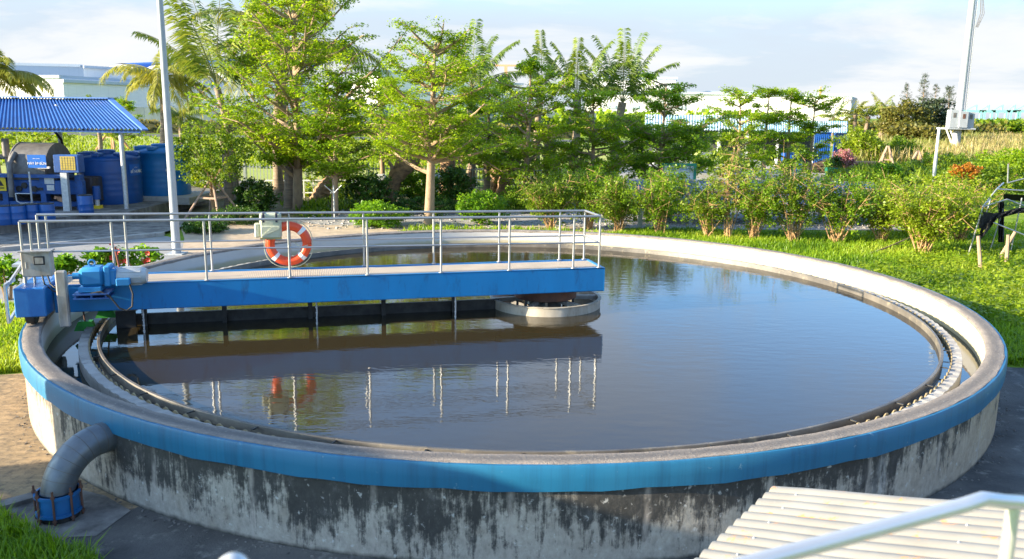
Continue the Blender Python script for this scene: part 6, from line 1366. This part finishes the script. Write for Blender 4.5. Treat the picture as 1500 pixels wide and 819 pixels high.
pts = fill([(-9.5, 17), (3, 16.5), (8, 17), (8, 30), (-12, 30)], 7000, 9); kk = (np.sin(pts[:, 0] * 1.3) + np.sin(pts[:, 1] * 1.1 + 2) > -.2) & (pts[:, 1] > 19 + .8 * np.sin(pts[:, 0])); pts = pts[kk]
grass_field('garden_grass', 'patchy grass and ground plants among the palm stumps', pts, .1, .32, .06, LM['shrub'], 4, .6, 'grass', 36)
pts = band(6000, -60, 640, 46, 110, 1.3); grass_field('verge_grass', 'yellow-green grass verge beyond the fence', pts, .2, .5, .14, LM['shrub_yellow'], 3, .6, 'grass', 37)
# loose dirt and chips along the foot of the wall
dd = MB()
for k in range(320):
    a = R(r.uniform(198, 345)); q = 7.98 + abs(r.normal(0, .09)); s_ = r.uniform(.004, .014); dd.box((q * math.cos(a), q * math.sin(a), s_ * .4 + .008), (s_ * 2, s_ * 1.3, s_), r.uniform(0, 3), r.uniform(-.3, .3))
stuff(dd.obj('rubble', MT['conc_dirty']), 'crumbs of mortar and dirt along the foot of the tank wall', 'rubble')
# gravel stones on the path
gm = MB(); 
for k in range(1500):
    u_, v_ = r.uniform(450, 1300), r.uniform(300, 336); p = G(u_, v_); s_ = r.uniform(.02, .06); gm.box((p[0], p[1], s_ * .3 + .01), (s_ * 2, s_ * 1.5, s_), r.uniform(0, 3))
stuff(gm.obj('stones', MT['gravel']), 'loose stones on the grey gravel path', 'stones')

# ------------------------------------------------------------------ light and air
world = bpy.data.worlds.new('World'); sc.world = world; world.use_nodes = True; nt = world.node_tree; nt.nodes.clear()
out = nt.nodes.new('ShaderNodeOutputWorld'); bgn = nt.nodes.new('ShaderNodeBackground'); sky = nt.nodes.new('ShaderNodeTexSky'); sky.sky_type = 'NISHITA'; sky.sun_disc = False
sky.sun_elevation = SEL; sky.sun_rotation = R(90) - SAZ; sky.air_density = 1.0; sky.dust_density = 1.5; sky.ozone_density = 1.5; sky.altitude = 0
tc = nt.nodes.new('ShaderNodeTexCoord'); sp = nt.nodes.new('ShaderNodeSeparateXYZ'); nt.links.new(tc.outputs['Generated'], sp.inputs[0])
zc = mth(nt, 'ADD', mth(nt, 'MAXIMUM', sp.outputs[2], 0.0), .16); cbn = nt.nodes.new('ShaderNodeCombineXYZ')
nt.links.new(mth(nt, 'DIVIDE', sp.outputs[0], zc), cbn.inputs[0]); nt.links.new(mth(nt, 'DIVIDE', sp.outputs[1], zc), cbn.inputs[1])
cl = noise(nt, cbn.outputs[0], .62, 9, .58, .35); thin = noise(nt, cbn.outputs[0], 1.7, 8, .6, .2)
veil = mth(nt, 'MULTIPLY', ramp(nt, thin, [(.3, .9), (.75, 1.)]), ramp(nt, sp.outputs[2], [(.1, 1.), (.19, .3), (.5, .1)]))
mask = mth(nt, 'MULTIPLY', ramp(nt, cl, [(.47, 0.), (.56, .7), (.68, 1.)]), ramp(nt, sp.outputs[2], [(.15, 1.), (.4, .35)]))
skyc = mix(nt, 1.0, sky.outputs[0], ramp(nt, sp.outputs[2], [(.05, (.75, .85, 1.)), (.16, (.85, 1.45, 2.05)), (.34, (.85, 1.3, 1.75)), (.6, (.85, 1.2, 1.5))]), 'MULTIPLY')
c1 = mix(nt, veil, skyc, (2.1, 2.38, 2.72)); c2 = mix(nt, mask, c1, (3.0, 3.0, 3.0))
nt.links.new(c2, bgn.inputs['Color']); bgn.inputs['Strength'].default_value = .096; nt.links.new(bgn.outputs[0], out.inputs['Surface'])
sd_ = bpy.data.lights.new('sun', 'SUN'); so = bpy.data.objects.new('sun', sd_); C.objects.link(so); sd_.energy = 5.0; sd_.angle = R(.5); sd_.color = (1.0, .84, .6)
sv = Vector((math.cos(SAZ) * math.cos(SEL), math.sin(SAZ) * math.cos(SEL), math.sin(SEL))); so.rotation_euler = sv.to_track_quat('Z', 'Y').to_euler(); so.location = (-20, -20, 20)
sc.view_settings.view_transform = 'Standard'; sc.view_settings.look = 'None'; sc.view_settings.gamma = 1; sc.view_settings.use_curve_mapping = False; sc.view_settings.exposure = 1.85
sc.cycles.use_denoising = True
sc.cycles.max_bounces = 8; sc.cycles.transparent_max_bounces = 8
